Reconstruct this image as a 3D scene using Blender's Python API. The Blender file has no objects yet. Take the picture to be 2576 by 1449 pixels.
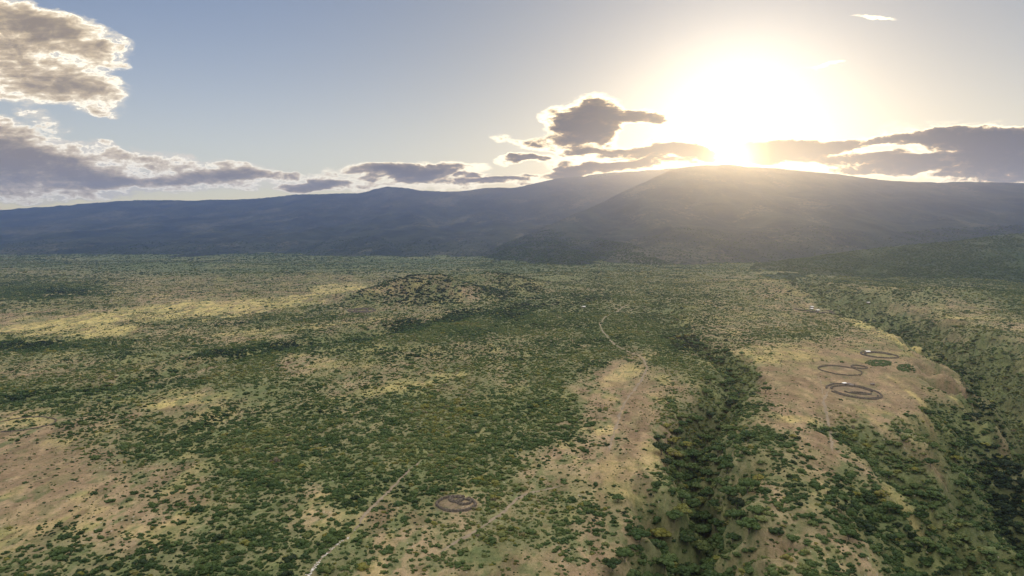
import bpy, math
import numpy as np
from mathutils import Vector, Matrix

# ------------------------------------------------------------------ camera, sky, sun, exposure
sc = bpy.context.scene
C = sc.collection
TH = math.atan(144.5 / 1717.0)          # camera tilt below the horizontal
CAM_H = 180.0
FPX = 1717.0                            # focal length in units of a 2576 px wide frame
ct, st = math.cos(TH), math.sin(TH)

cam_d = bpy.data.cameras.new('camera')
cam_d.sensor_width = 36.0
cam_d.lens = FPX / 2576.0 * 36.0
cam_d.clip_start = 1.0
cam_d.clip_end = 90000.0
cam = bpy.data.objects.new('camera', cam_d)
C.objects.link(cam)
cam.location = (0, 0, CAM_H)
cam.rotation_euler = (math.pi / 2 - TH, 0, 0)
sc.camera = cam

def px_dir(x, y):
    a = (x - 1288.0) / FPX
    b = (724.5 - y) / FPX
    return np.array([a, ct + b * st, -st + b * ct])

SUN_PX = (1850.0, 352.0)
sd = px_dir(*SUN_PX); sd = sd / np.linalg.norm(sd)
SUN_EL = math.asin(sd[2]); SUN_AZ = math.atan2(sd[0], sd[1])
sun_d = bpy.data.lights.new('sun', 'SUN')
sun_d.energy = 2.0
sun_d.angle = math.radians(0.6)
sun_d.color = (0.74, 0.34, 0.08)
sun = bpy.data.objects.new('sun', sun_d)
C.objects.link(sun)
sun.location = (2500, 6000, 1500)
sun.rotation_euler = Vector((-sd[0], -sd[1], -sd[2])).to_track_quat('-Z', 'Y').to_euler()

sc.view_settings.view_transform = 'Standard'
sc.view_settings.look = 'None'
sc.view_settings.gamma = 1.0
sc.view_settings.exposure = 0.32
sc.render.engine = 'CYCLES'
cy = sc.cycles
cy.use_denoising = True
cy.max_bounces = 6
cy.diffuse_bounces = 2
cy.glossy_bounces = 1
cy.transmission_bounces = 2
cy.volume_bounces = 1
cy.transparent_max_bounces = 6
cy.caustics_reflective = False
cy.caustics_refractive = False
cy.sample_clamp_indirect = 3.0
cy.use_adaptive_sampling = True
cy.adaptive_threshold = 0.01

# ---- node helper
class NT:
    def __init__(s, tree):
        s.t = tree; s.n = tree.nodes; s.l = tree.links
        s.n.clear()
    def node(s, typ, **kw):
        nd = s.n.new(typ)
        for k, v in kw.items():
            setattr(nd, k, v)
        return nd
    def put(s, sock, v):
        if hasattr(v, 'links') or hasattr(v, 'is_linked'):
            s.l.new(v, sock)
        else:
            sock.default_value = v
    def m(s, op, a, b=None, c=None, clamp=False):
        nd = s.node('ShaderNodeMath', operation=op, use_clamp=clamp)
        s.put(nd.inputs[0], a)
        if b is not None: s.put(nd.inputs[1], b)
        if c is not None: s.put(nd.inputs[2], c)
        return nd.outputs[0]
    def vm(s, op, a, b=None, scale=None):
        nd = s.node('ShaderNodeVectorMath', operation=op)
        s.put(nd.inputs[0], a)
        if b is not None: s.put(nd.inputs[1], b)
        if scale is not None: s.put(nd.inputs[3], scale)
        return nd.outputs['Value'] if op in ('DOT_PRODUCT', 'LENGTH', 'DISTANCE') else nd.outputs['Vector']
    def mr(s, v, a, b, c=0.0, d=1.0, smooth=True):
        nd = s.node('ShaderNodeMapRange', interpolation_type='SMOOTHSTEP' if smooth else 'LINEAR')
        nd.clamp = True if not smooth else nd.clamp
        for i, x in enumerate((v, a, b, c, d)):
            s.put(nd.inputs[i], x)
        return nd.outputs[0]
    def mix(s, f, a, b, blend='MIX'):
        nd = s.node('ShaderNodeMix', data_type='RGBA', blend_type=blend)
        s.put(nd.inputs[0], f); s.put(nd.inputs[6], a); s.put(nd.inputs[7], b)
        return nd.outputs[2]
    def noise(s, vec, scale, detail=4.0, rough=0.55, dist=0.0, dim='3D', w=None):
        nd = s.node('ShaderNodeTexNoise', noise_dimensions=dim)
        if vec is not None: s.l.new(vec, nd.inputs['Vector'])
        nd.inputs['Scale'].default_value = scale
        nd.inputs['Detail'].default_value = detail
        nd.inputs['Roughness'].default_value = rough
        nd.inputs['Distortion'].default_value = dist
        return nd.outputs['Fac']
    def ramp(s, f, stops):
        nd = s.node('ShaderNodeValToRGB')
        cr = nd.color_ramp
        while len(cr.elements) < len(stops):
            cr.elements.new(0.5)
        for e, (p, c) in zip(cr.elements, stops):
            e.position = p; e.color = (*c, 1)
        s.put(nd.inputs[0], f)
        return nd.outputs[0]

# ---- the sky: Nishita daylight, the sun's aureole, the evening clouds and an added overhead fill
world = bpy.data.worlds.new('World')
sc.world = world
world.use_nodes = True
W = NT(world.node_tree)
tc = W.node('ShaderNodeTexCoord')
dirv = W.vm('NORMALIZE', tc.outputs['Generated'])
sky = W.node('ShaderNodeTexSky', sky_type='NISHITA')
sky.sun_disc = False
sky.sun_elevation = SUN_EL
sky.sun_rotation = SUN_AZ
sky.altitude = 1200
sky.air_density = 1.0
sky.dust_density = 1.2
sky.ozone_density = 1.5
SKY_K = 0.085
base = sky.outputs[0]
# angle to the sun
cosang = W.vm('DOT_PRODUCT', dirv, tuple(sd))
gd = px_dir(1866, 300); gd = gd / np.linalg.norm(gd)
ang = W.m('ARCCOSINE', W.m('MINIMUM', W.vm('DOT_PRODUCT', dirv, tuple(gd)), 0.999999))            # radians
tint = W.mix(W.mr(ang, 0.15, 0.95), (SKY_K * 0.42, SKY_K * 0.43, SKY_K * 0.46, 1), (SKY_K * 0.72, SKY_K * 0.86, SKY_K * 1.10, 1))
base = W.mix(1.0, base, tint, 'MULTIPLY')
sep = W.node('ShaderNodeSeparateXYZ'); W.l.new(dirv, sep.inputs[0])
yf = W.m('MAXIMUM', sep.outputs[1], 0.02)
pu = W.m('DIVIDE', sep.outputs[0], yf)
pv = W.m('DIVIDE', sep.outputs[2], yf)
front = W.mr(sep.outputs[1], 0.15, 0.4)
comb = W.node('ShaderNodeCombineXYZ')
W.l.new(pu, comb.inputs[0]); W.l.new(pv, comb.inputs[1])
P0 = comb.outputs[0]
# ragged edges: warp the plane with noise
nv = W.node('ShaderNodeTexNoise'); nv.inputs['Scale'].default_value = 16.0; nv.inputs['Detail'].default_value = 6.0
mp0 = W.node('ShaderNodeMapping'); mp0.inputs['Scale'].default_value = (1.0, 2.2, 1.0)
W.l.new(P0, mp0.inputs[0]); W.l.new(mp0.outputs[0], nv.inputs['Vector'])
wv = W.vm('MULTIPLY', W.vm('SUBTRACT', nv.outputs['Color'], (0.5, 0.5, 0.5)), (0.075, 0.034, 0.0))
P = W.vm('ADD', P0, wv)

def plane(x, y):
    d = px_dir(x, y)
    return d[0] / d[1], d[2] / d[1]

# cx, cy, rx, ry, clockwise tilt, thickness
CLOUDS = [
 (60,55,230,42,14,.95),(150,95,150,30,22,.75),(20,120,110,45,5,.55),(70,165,230,48,14,.66),(150,205,170,50,10,.60),(60,240,210,22,5,.42),
 (215,235,100,30,6,.62),(20,185,130,16,10,.55),(270,170,52,9,5,.46),(265,283,34,6,0,.42),(235,122,50,12,35,.42),(120,258,120,9,4,.4),
 (-40,345,190,50,16,.72),(40,390,260,60,16,1.0),(-20,430,330,55,2,1.0),(200,425,160,24,16,.85),(100,465,260,16,-2,.6),(100,300,80,16,20,.42),
 (290,385,80,16,14,.46),(400,405,150,20,8,.48),(440,430,220,28,0,.44),(480,447,210,13,-3,.95),(350,463,170,10,-4,.85),(560,412,60,8,0,.55),(440,388,40,7,12,.42),
 (650,436,130,12,0,.45),(780,464,95,12,-2,.95),(760,455,190,22,0,.35),(900,425,85,11,-4,.48),(870,470,110,8,0,.4),
 (1050,423,150,13,-3,1.15),(1060,440,75,11,-3,.75),(940,432,80,10,0,.5),(1185,434,42,8,-2,.95),(1315,403,62,8,-3,.95),(1250,447,90,7,0,.75),(1150,458,240,9,2,.45),
 (1480,292,95,40,-6,1.15),(1600,292,85,15,4,1.1),(1470,335,85,28,0,.95),(1525,318,40,40,0,.7),(1400,345,95,18,-14,.50),(1330,368,90,12,12,.50),(1440,370,150,16,0,.48),
 (1500,377,75,8,-2,.95),(1575,384,95,10,-4,.85),(1640,378,60,9,0,.75),(1590,402,120,11,-8,.95),(1480,418,140,8,-8,.8),(1430,434,120,9,-8,.7),(1520,425,120,8,-8,.55),
 (1712,374,64,15,5,1.6),(1772,389,44,12,10,1.3),(1660,408,120,10,-3,.6),
 (1965,380,125,22,-3,1.6),(1905,394,70,15,0,1.4),(2060,368,120,16,-5,1.15),(2040,400,180,14,2,.8),(2210,350,130,12,-7,.95),(2330,345,120,14,-7,.95),
 (2450,350,150,22,0,1.15),(2580,350,120,24,0,1.1),(2580,395,200,34,0,1.2),(2400,395,170,18,-6,.95),(2210,400,90,11,-8,.95),(2300,418,140,9,-4,.85),(2180,430,110,9,2,.75),
 (2460,425,170,14,-4,.75),(2560,443,120,9,-4,.75),(2330,375,260,52,-3,.36),(2200,410,250,32,2,.30),(2420,448,160,7,-4,.5),
 (1000,458,280,20,0,.42),(720,452,260,20,0,.42),(420,470,300,12,0,.45),(150,490,260,10,0,.38),(1320,452,160,14,-4,.5),(1560,400,200,34,-5,.42),(1700,395,120,26,0,.4),
 (2065,163,48,6,-14,.40),(2190,46,60,4,5,.25),
]
acc = None
Pk = P
for ci, (cx, cy, rx, ry, rot, amp) in enumerate(CLOUDS):
    if ci and ci % 5 == 0: Pk = W.vm('MULTIPLY_ADD', acc, (1e-7, 1e-7, 1e-7)); W.l.new(P, Pk.node.inputs[2])
    u, v = plane(cx, cy)
    mp = W.node('ShaderNodeMapping', vector_type='TEXTURE')
    mp.inputs['Location'].default_value = (u, v, 0)
    mp.inputs['Rotation'].default_value = (0, 0, -math.radians(rot))
    mp.inputs['Scale'].default_value = (rx * 1.25 / FPX, ry * 1.5 / FPX, 1)
    W.l.new(Pk, mp.inputs[0])
    q = W.vm('DOT_PRODUCT', mp.outputs[0], mp.outputs[0])
    f = W.m('SUBTRACT', 1.0, q, clamp=True)
    if acc is None: acc = W.m('MULTIPLY', f, amp)
    else: acc = W.m('MAXIMUM', W.m('MULTIPLY_ADD', f, amp * 0.35, W.m('MULTIPLY', acc, 1.0)), W.m('MULTIPLY', f, amp))
mp1 = W.node('ShaderNodeMapping'); mp1.inputs['Scale'].default_value = (1.0, 2.9, 1.0); mp1.inputs['Rotation'].default_value = (0, 0, -0.12)
W.l.new(P0, mp1.inputs[0])
n1 = W.noise(mp1.outputs[0], 12.0, 12.0, 0.68, 0.5)
mp3 = W.node('ShaderNodeMapping'); mp3.inputs['Scale'].default_value = (1.0, 2.0, 1.0)
W.l.new(P0, mp3.inputs[0])
n2 = W.noise(mp3.outputs[0], 42.0, 7.0, 0.6, 0.6)
mp2 = W.node('ShaderNodeMapping'); mp2.inputs['Scale'].default_value = (1.0, 7.0, 1.0); mp2.inputs['Rotation'].default_value = (0, 0, -0.16); mp2.inputs['Location'].default_value = (3.3, 1.7, 0)
W.l.new(P0, mp2.inputs[0])
n3_ = W.noise(mp2.outputs[0], 7.0, 7.0, 0.6, 0.4)
nn = W.m('ADD', W.m('MULTIPLY', W.m('SUBTRACT', n1, 0.5), 2.6), W.m('MULTIPLY', W.m('SUBTRACT', n2, 0.5), 0.8))
present = W.mr(acc, 0.02, 0.25)
F = W.m('ADD', acc, W.m('MULTIPLY', nn, W.m('MULTIPLY', present, 0.75)))
alpha = W.m('MULTIPLY', W.mr(F, 0.04, 0.44), front)
dark = W.mr(W.m('ADD', F, W.m('ADD', W.m('MULTIPLY', W.m('SUBTRACT', n2, 0.5), 0.5), W.m('MULTIPLY', W.m('SUBTRACT', n3_, 0.5), 1.1))), 0.30, 1.30, smooth=False)
# how bright the sun makes a thin cloud, and how dark a thick one stays
near = W.mr(ang, 0.85, 0.20)
far_c = W.ramp(dark, [(0.0, (0.80, 0.72, 0.56)), (0.10, (1.30, 1.18, 0.92)), (0.28, (0.85, 0.70, 0.46)), (0.48, (0.56, 0.43, 0.25)), (0.75, (0.36, 0.28, 0.165)), (1.0, (0.28, 0.215, 0.13))])
near_c = W.ramp(dark, [(0.0, (1.0, 0.86, 0.58)), (0.12, (1.0, 0.90, 0.62)), (0.28, (0.62, 0.46, 0.24)), (0.40, (0.14, 0.10, 0.05)), (0.7, (0.05, 0.04, 0.03)), (1.0, (0.04, 0.035, 0.03))])
near_c = W.mix(1.0, near_c, W.mix(dark, (1.7, 1.7, 1.7, 1), (1.0, 1.0, 1.0, 1)), 'MULTIPLY')
cloudcol = W.mix(near, far_c, near_c)
# aureole
g1 = W.m('MULTIPLY', W.m('EXPONENT', W.m('DIVIDE', ang, -0.052)), 0.9)
g2 = W.m('MULTIPLY', W.m('EXPONENT', W.m('DIVIDE', ang, -0.40)), 0.27)
low = W.m('EXPONENT', W.m('MULTIPLY', W.m('MAXIMUM', sep.outputs[2], 0.0), -8.5))
glow = W.mix(1.0, (1.0, 0.94, 0.84, 1), W.m('ADD', g1, g2), 'MULTIPLY')
warm = W.mix(1.0, (0.98, 0.74, 0.30, 1), low, 'MULTIPLY')
clear = W.mix(1.0, W.mix(1.0, base, glow, 'ADD'), warm, 'ADD')
allsky = W.mix(alpha, clear, cloudcol)
# unseen bright sheet above the frame, added as fill light for the ground
vn = W.noise(W.vm('MULTIPLY', dirv, (1.0, 1.0, 2.0)), 2.2, 5.0, 0.55, 0.3)
elev = W.m('MULTIPLY', W.mr(sep.outputs[2], 0.36, 0.62), W.m('MULTIPLY_ADD', sep.outputs[1], 0.2, 0.8))
fill_veil = W.m('MULTIPLY', elev, W.m('ADD', 0.55, W.m('MULTIPLY', vn, 0.5)))
allsky = W.mix(fill_veil, allsky, (2.35, 2.18, 1.92, 1))
bd = px_dir(1846, 398); bd = bd / np.linalg.norm(bd)
ang2 = W.m('ARCCOSINE', W.m('MINIMUM', W.vm('DOT_PRODUCT', dirv, tuple(bd)), 0.999999))
burst = W.m('MULTIPLY', W.m('EXPONENT', W.m('MULTIPLY', W.m('POWER', W.m('DIVIDE', ang2, 0.026), 2.0), -1.0)), 3.0)
final = W.mix(1.0, allsky, W.mix(1.0, (1.0, 0.72, 0.30, 1), burst, 'MULTIPLY'), 'ADD')
bg = W.node('ShaderNodeBackground'); W.l.new(final, bg.inputs[0]); bg.inputs[1].default_value = 1.0
wo = W.node('ShaderNodeOutputWorld'); W.l.new(bg.outputs[0], wo.inputs[0])
world.cycles.sampling_method = 'MANUAL'
world.cycles.sample_map_resolution = 512

# ------------------------------------------------------------------ numeric helpers
rng = np.random.default_rng(11)

def hash2(ix, iy, seed):
    h = (ix.astype(np.int64) * 374761393 + iy.astype(np.int64) * 668265263 + seed * 1274126177) & 0xffffffff
    h = ((h ^ (h >> 13)) * 1274126177) & 0xffffffff
    h = (h ^ (h >> 16)) & 0xffffff
    return h / float(0xffffff)

def vnoise(x, y, seed=0):
    ix, iy = np.floor(x), np.floor(y)
    fx, fy = x - ix, y - iy
    fx = fx * fx * fx * (fx * (fx * 6 - 15) + 10); fy = fy * fy * fy * (fy * (fy * 6 - 15) + 10)
    a = hash2(ix, iy, seed); b = hash2(ix + 1, iy, seed)
    c = hash2(ix, iy + 1, seed); d = hash2(ix + 1, iy + 1, seed)
    return a + (b - a) * fx + (c - a) * fy + (a - b - c + d) * fx * fy

def fbm(x, y, octv=4, seed=0, gain=0.5):
    s = 0.0; a = 1.0; t = 0.0
    for i in range(octv):
        s = s + a * vnoise(x + 13.7 * i, y - 7.3 * i, seed + i * 17)
        t += a; a *= gain
        x = x * 2.03; y = y * 2.03
    return s / t

def sstep(a, b, x):
    t = np.clip((x - a) / (b - a), 0, 1)
    return t * t * (3 - 2 * t)

def to_px(X, Y, Z):
    dep = np.maximum(Y * ct - (Z - CAM_H) * st, 1.0)
    v = Y * st + (Z - CAM_H) * ct
    return 1288.0 + FPX * X / dep, 724.5 - FPX * v / dep

def flat(x, y, z=0.0):
    d = px_dir(x, y)
    t = (z - CAM_H) / d[2]
    return d[0] * t, d[1] * t

def polyd(X, Y, pts, vals):
    """distance to a polyline, and its per-vertex values interpolated there"""
    best = np.full(X.shape, 1e9); out = [np.zeros(X.shape) for _ in vals[0]]
    for i in range(len(pts) - 1):
        ax, ay = pts[i]; bx, by = pts[i + 1]
        dx, dy = bx - ax, by - ay
        t = np.clip(((X - ax) * dx + (Y - ay) * dy) / (dx * dx + dy * dy), 0, 1)
        d = np.hypot(X - ax - t * dx, Y - ay - t * dy)
        m = d < best
        best = np.where(m, d, best)
        for k in range(len(out)):
            out[k] = np.where(m, vals[i][k] + t * (vals[i + 1][k] - vals[i][k]), out[k])
    return best, out

# ------------------------------------------------------------------ terrain shape (world metres; X right, Y ahead)
# gullies: frame position of the line on level ground, depth, half width
GULLIES = [
 [(1660,1700,46,30),(1700,1449,44,29),(1728,1405,42,27),(1755,1352,40,25),(1718,1308,38,26),(1780,1272,36,25),(1798,1240,34,24),(1768,1178,32,24),(1738,1132,30,24),(1762,1078,26,24),(1800,1025,21,26),(1865,960,17,28),(1835,915,14,26),(1770,885,11,26),(1705,845,9,30),(1700,805,7,34),(1660,770,4,40),(1600,740,2,60)],
 [(1950,690,6,90),(2060,735,16,100),(2215,785,24,90),(2375,842,32,85),(2500,893,40,90),(2610,948,48,95),(2740,1005,58,105),(2950,1090,70,130)],
 [(2400,990,3,34),(2465,1032,24,50),(2530,1085,42,62),(2620,1150,52,70),(2760,1250,60,90)],
 [(2080,1050,2,34),(2180,1085,10,40),(2310,1130,22,44),(2420,1195,32,46),(2520,1280,40,52),(2620,1400,46,60)],
 [(2120,1180,2,30),(2250,1260,10,34),(2340,1340,20,36),(2420,1449,30,44),(2500,1600,36,50)],
 [(1250,770,3,40),(1100,800,6,45),(1000,825,8,42),(860,850,7,34),(700,872,7,30),(560,905,7,28),(420,935,7,26),(250,965,7,24),(90,995,7,24),(-150,1030,7,24)],
 [(1625,1235,6,12),(1655,1262,22,18),(1690,1285,30,20),(1720,1310,34,20)],
 [(1940,1150,3,12),(1880,1175,14,16),(1820,1215,24,18),(1795,1240,28,18)],
 [(1560,1360,2,12),(1610,1385,12,16),(1670,1400,26,18),(1725,1408,34,18)],
 [(2010,1330,3,12),(1920,1345,14,18),(1820,1350,24,18),(1760,1352,32,18)],
]
GW = []
for g in GULLIES:
    k = 1.0 if len(GW) == 5 else (1.85 if len(GW) in (1, 2, 3) else 1.6)
    GW.append(([flat(a, b) for a, b, _, _ in g], [(d * k, w) for _, _, d, w in g]))

def bump(X, Y, cx, cy, rx, ry, h, rot=0.0, p=1.0):
    c, s = math.cos(rot), math.sin(rot)
    dx, dy = X - cx, Y - cy
    q = ((dx * c + dy * s) / rx) ** 2 + ((-dx * s + dy * c) / ry) ** 2
    return h * np.exp(-q * p)

def ground_h(X, Y):
    X = np.asarray(X, float); Y = np.asarray(Y, float)
    calm = 1 - 0.85 * np.exp(-((X - 460) / 190) ** 2 - ((Y - 900) / 330) ** 2) - 0.7 * np.exp(-((X + 40) / 60) ** 2 - ((Y - 440) / 60) ** 2)
    z = (fbm(X / 420, Y / 420, 3, 3) - 0.5) * 16 * sstep(400, 1500, Y) + (fbm(X / 90, Y / 90, 4, 5) - 0.5) * 6.5 * calm
    z = z + (fbm(X / 14, Y / 14, 3, 9) - 0.5) * 0.9 * calm
    # tableland with the thorn rings lies a little higher and is smooth
    z = z + bump(X, Y, 430, 1000, 230, 420, 7, -0.35)
    # knolls in the middle distance
    kn = bump(X, Y, -205, 1860, 135, 120, 50, 0.15, 1.2) + bump(X, Y, -420, 1760, 130, 70, 20, 0.1) + bump(X, Y, -60, 2150, 170, 130, 44, 0.0)
    kn = kn + bump(X, Y, -330, 1850, 90, 90, 22)
    kn = kn * 1.05 * (0.82 + 0.36 * fbm(X / 60, Y / 60, 4, 21))
    z = z + kn
    z = z + bump(X, Y, 850, 2050, 240, 260, 34) + bump(X, Y, 330, 2700, 420, 300, 16) + bump(X, Y, 1150, 1750, 210, 190, 30)
    z = z + bump(X, Y, -900, 2600, 380, 130, 16) + bump(X, Y, -1700, 3400, 500, 160, 20)
    # ground falls away towards the lower right
    z = z - np.clip(X - 170 - 0.33 * (Y - 300), 0, 400) * 0.16 * sstep(900, 500, Y)
    wob = (fbm(X / 34, Y / 34, 4, 31) - 0.5)
    tot = np.zeros(X.shape)
    for pts, vals in GW:
        d, (dep, wid) = polyd(X, Y, pts, vals)
        r = np.maximum(d + wob * wid * 1.1, 0) / wid
        tot = np.maximum(tot, dep * (0.62 * np.clip(1 - r / 1.3, 0, 1) ** 1.25 + 0.38 * np.exp(-(r / 0.75) ** 2)))
    rill = 1 - np.abs(2 * fbm(X / 17, Y / 17, 3, 37) - 1)
    return z - tot - (rill - 0.6) * np.clip(tot, 0, 14) * 0.42

# mountains: skyline (frame x, y), distance of the crest line and of the foot
def skyline(pts):
    A = []; S = []
    for x, y in pts:
        d = px_dir(x, y); A.append(d[0] / d[1]); S.append(d[2] / d[1])
    return np.array(A), np.array(S)

def wedge(name, pts, crest, foot, rough, seed, conc=0.55, back=0.45, terr=0.0):
    A, S = skyline([p[:2] for p in pts])
    Dc = np.array(crest if isinstance(crest, (list, tuple)) else [crest] * len(pts), float)
    Ff = np.array(foot if isinstance(foot, (list, tuple)) else [foot] * len(pts), float)
    def h(X, Y, full=False):
        X = np.asarray(X, float); Y = np.asarray(Y, float)
        a = X / np.maximum(Y, 1)
        s = np.interp(a, A, S); dc = np.interp(a, A, Dc); ff = np.interp(a, A, Ff)
        ff = ff * (1 + 0.16 * np.clip(fbm(a * 9 + seed, a * 0, 4, seed) - 0.3, 0, 1))
        dc = dc + (fbm(X / 700, Y * 0 + seed, 3, seed) - 0.5) * 0.06 * dc
        zc = CAM_H + s * dc
        t = (Y - ff) / (dc - ff)
        tt = np.clip(t, 0, 1)
        base = -25.0
        p = (1 - conc) * tt + conc * tt ** 2.1
        if terr: p = p + terr * np.sin(tt * 12.0 + (fbm(X / 1500, Y / 3000, 3, seed + 4)) * 8) * tt * (1 - tt)
        z = base + (zc - base) * p
        # spurs and ravines running down the slope
        ang = 0.35
        xr = X * math.cos(ang) - Y * math.sin(ang)
        sp = 1 - np.abs(fbm(X / (rough * 6.0) + 0.15 * fbm(X / 300, Y / 300, 3, seed + 8), Y / (rough * 20.0), 4, seed + 1) * 2 - 1)
        sp2 = fbm(X / (rough * 2.2), Y / (rough * 4.0), 4, seed + 2) - 0.5
        amp = (tt * (1 - tt)) ** 0.7
        z = z + (sp - 0.75) * rough * 1.9 * amp + sp2 * rough * 0.8 * np.clip(amp * 2, 0, 1)
        z = z + (fbm(X / 60, Y / 60, 2, seed + 3) - 0.5) * 7 * np.clip(tt * 6, 0, 1)
        z = np.where(t > 1, zc - (Y - dc) * back, z)
        z = np.where(t < 0, base + (Y - ff) * 0.05, z)
        edge = np.minimum(sstep(A[0], A[0] + 0.03, a), sstep(A[-1], A[-1] - 0.03, a))
        return np.maximum(base - 40 + (z - base + 40) * edge, -120)
    h.A = A; h.Dc = Dc; h.Ff = Ff; h.name = name
    return h

FAR = wedge('far_ridge', [(-1700,560),(-900,545),(-300,532),(0,527),(50,523),(110,520),(160,516),(215,511),(260,509),(300,505),(400,503),(550,502),(620,501),(680,497),(740,490),(850,486),(905,486),(930,478),(975,467),(1010,471),(1060,480),(1120,482),(1170,480),(1220,473),(1290,470),(1340,462),(1400,449),(1460,442),(1520,436),(1570,430),(1640,426),(1700,423),(1800,428),(1900,445),(2050,470)],
    11000, [4300,4300,4250,4150,4100]+[4050]*30, 150, 41, 0.80, 0.4, 0.12)
SUNM = wedge('mountain', [(1255,640),(1330,590),(1420,549),(1480,522),(1540,495),(1600,467),(1650,443),(1690,425),(1745,418),(1800,413),(1870,415),(1930,420),(2000,428),(2100,437),(2200,450),(2250,455),(2350,457),(2450,457),(2576,460),(3000,470),(3600,520),(4300,560)],
    [5600,6000,6600,7000,7400,7700,7900,8000]+[8100]*14, [4300,4200,4000,3800,3650,3600,3500,3450]+[3400]*14, 140, 61, 0.55, 0.4, 0.07)
FOOT = wedge('foothill', [(1080,672),(1140,660),(1215,633),(1280,606),(1340,585),(1400,573),(1450,570),(1520,578),(1620,588),(1720,612),(1820,640),(1960,668)],
    6000, [3600,3500,3450,3400,3350,3300,3300,3300,3300,3300,3400,3500], 120, 77, 0.3)
RHILL = wedge('hillside', [(1850,672),(1960,655),(2080,638),(2200,624),(2330,612),(2420,604),(2500,592),(2576,586),(2800,570),(3200,560),(3900,560)],
    3300, [2500,2450,2400,2300,2250,2200,2200,2150,2100,2000,1900], 40, 91, 0.15)
RBACK = wedge('hill_range', [(1780,640),(1900,618),(2000,603),(2150,590),(2280,580),(2400,572),(2576,566),(2900,556),(3600,540)],
    5300, 4000, 60, 103, 0.3)
WEDGES = [FAR, SUNM, FOOT, RHILL, RBACK]

def surf(X, Y):
    z = ground_h(X, Y)
    for w in WEDGES:
        a = np.asarray(X) / np.maximum(Y, 1)
        m = (a > w.A[0]) & (a < w.A[-1]) & (Y > w.Ff.min() - 50)
        if np.any(m):
            zz = w(X, Y)
            z = np.where(m, np.maximum(z, zz), z)
    return z

def gnd(x, y, zf=None):
    """world point on the ground along a line of sight (used once, to read a map position off the frame)"""
    zf = zf or ground_h
    d = px_dir(x, y); d = d / d[1]
    ys = np.concatenate([np.linspace(150, 3000, 3000), np.linspace(3001, 12000, 3000)])
    X = d[0] * ys; Z = CAM_H + d[2] * ys
    g = zf(X, ys)
    i = int(np.argmax(g >= Z))
    if not (g >= Z).any(): i = len(ys) - 1
    return float(X[i]), float(ys[i])

# ------------------------------------------------------------------ land cover: how densely scrub grows, on a bearing / distance grid
ROWS = [640,660,680,700,725,750,775,800,825,850,875,900,925,950,975,1000,1025,1050,1075,1100,1150,1200,1250,1300,1350,1400,1450]
GRID = """
7777777777666777777777888888
6656665666555777777777788888
4456556655555666666666677887
6654445544557666776544788888
8875444443464666777665557678
7654434446764676777655578768
6555433565456787878654465357
2234545665458888877545557645
2334555654699877888545545874
7775554478687666887455433575
8887677887665567878544322474
5567757855665677758543211356
4466447843466677727732111126
5666688864565677626842111112
7788767885555677325783100111
8887545775777787325762111143
7754346676888887436863101368
3455456777888876336853102559
3455577777788875246743336538
3355678888888986424785346775
1235788888888853237755436875
1124468878887742336865542378
1134547838766665436865663267
1322468846455767525776674458
3645788877545667535664456568
6777888777656633424774546678
6688888877432333324776656788
""".split()
GR = np.array([[int(c) for c in r] for r in GRID], float)
ROWS = np.array(ROWS, float)

def bilin(M, fi, fj):
    i = np.clip(np.floor(fi).astype(int), 0, M.shape[0] - 2); j = np.clip(np.floor(fj).astype(int), 0, M.shape[1] - 2)
    a = np.clip(fi - i, 0, 1); b = np.clip(fj - j, 0, 1)
    a = a * a * (3 - 2 * a); b = b * b * (3 - 2 * b)
    return (M[i, j] * (1 - a) + M[i + 1, j] * a) * (1 - b) + (M[i, j + 1] * (1 - a) + M[i + 1, j + 1] * a) * b

def cover(X, Y, Z=None):
    """0..1 scrub density"""
    if Z is None: Z = 0.0 * X
    x, y = to_px(X, Y, Z)
    ax = (fbm(X / 38, Y / 75, 4, 201) - 0.5) * 150 + (fbm(X / 150, Y / 300, 3, 205) - 0.5) * 90
    ay = (fbm(X / 38, Y / 75, 4, 203) - 0.5) * 40 * np.clip((y - 600) / 300, 0.2, 1.3)
    fi = np.interp(y + ay, ROWS, np.arange(len(ROWS)))
    fj = (x + ax - 46) / 92.0
    c = bilin(GR, fi, np.clip(fj, 0, 27)) / 9.0
    c = c * (1 - 0.75 * np.exp(-(((x - 2155) / 235) ** 2 + ((y - 955) / 75) ** 2) ** 2))
    c = c * (1 - 0.6 * np.exp(-((x - 2075) / 60) ** 2 - ((y - 1120) / 110) ** 2)) * (1 - 0.5 * np.exp(-((x - 1590) / 50) ** 2 - ((y - 1050) / 150) ** 2))
    wob = (fbm(X / 25, Y / 40, 3, 207) - 0.5) * 0.9
    for gi, lim in ((0, 0.85), (1, 0.75), (2, 0.9), (3, 0.9), (4, 0.8), (5, 0.8)):
        pts, vals = GW[gi]
        d, (dep, wid) = polyd(X, Y, pts, vals)
        c = np.maximum(c, 1.0 * sstep(lim + 0.35, lim - 0.15, d / wid + wob) * np.clip(dep / 12, 0, 1))
    return c

def blobs(X, Y, lst, seed=301):
    out = np.zeros(np.shape(X))
    wx = (fbm(X / 30, Y / 60, 3, seed) - 0.5)
    for (cx, cy, rx, ry, rot, a) in lst:
        X0, Y0 = flat(cx, cy); Xr, _ = flat(cx + rx, cy); _, Yf = flat(cx, cy - ry); _, Yn = flat(cx, cy + ry)
        rX = abs(Xr - X0); rY = 0.5 * abs(Yf - Yn)
        # tilt expressed as shear on the ground
        k = math.tan(math.radians(rot)) * rX / max(rY, 1e-3) * (rY / rX)
        dy = -(Y - Y0) / rY; dx = (X - X0 - (Y - Y0) * X0 / Y0) / rX
        dy = dy - dx * math.tan(math.radians(rot)) * rx / ry
        q = dx * dx + dy * dy + wx * 1.4
        out = np.maximum(out, a * sstep(1.25, 0.35, q))
    return out

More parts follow.
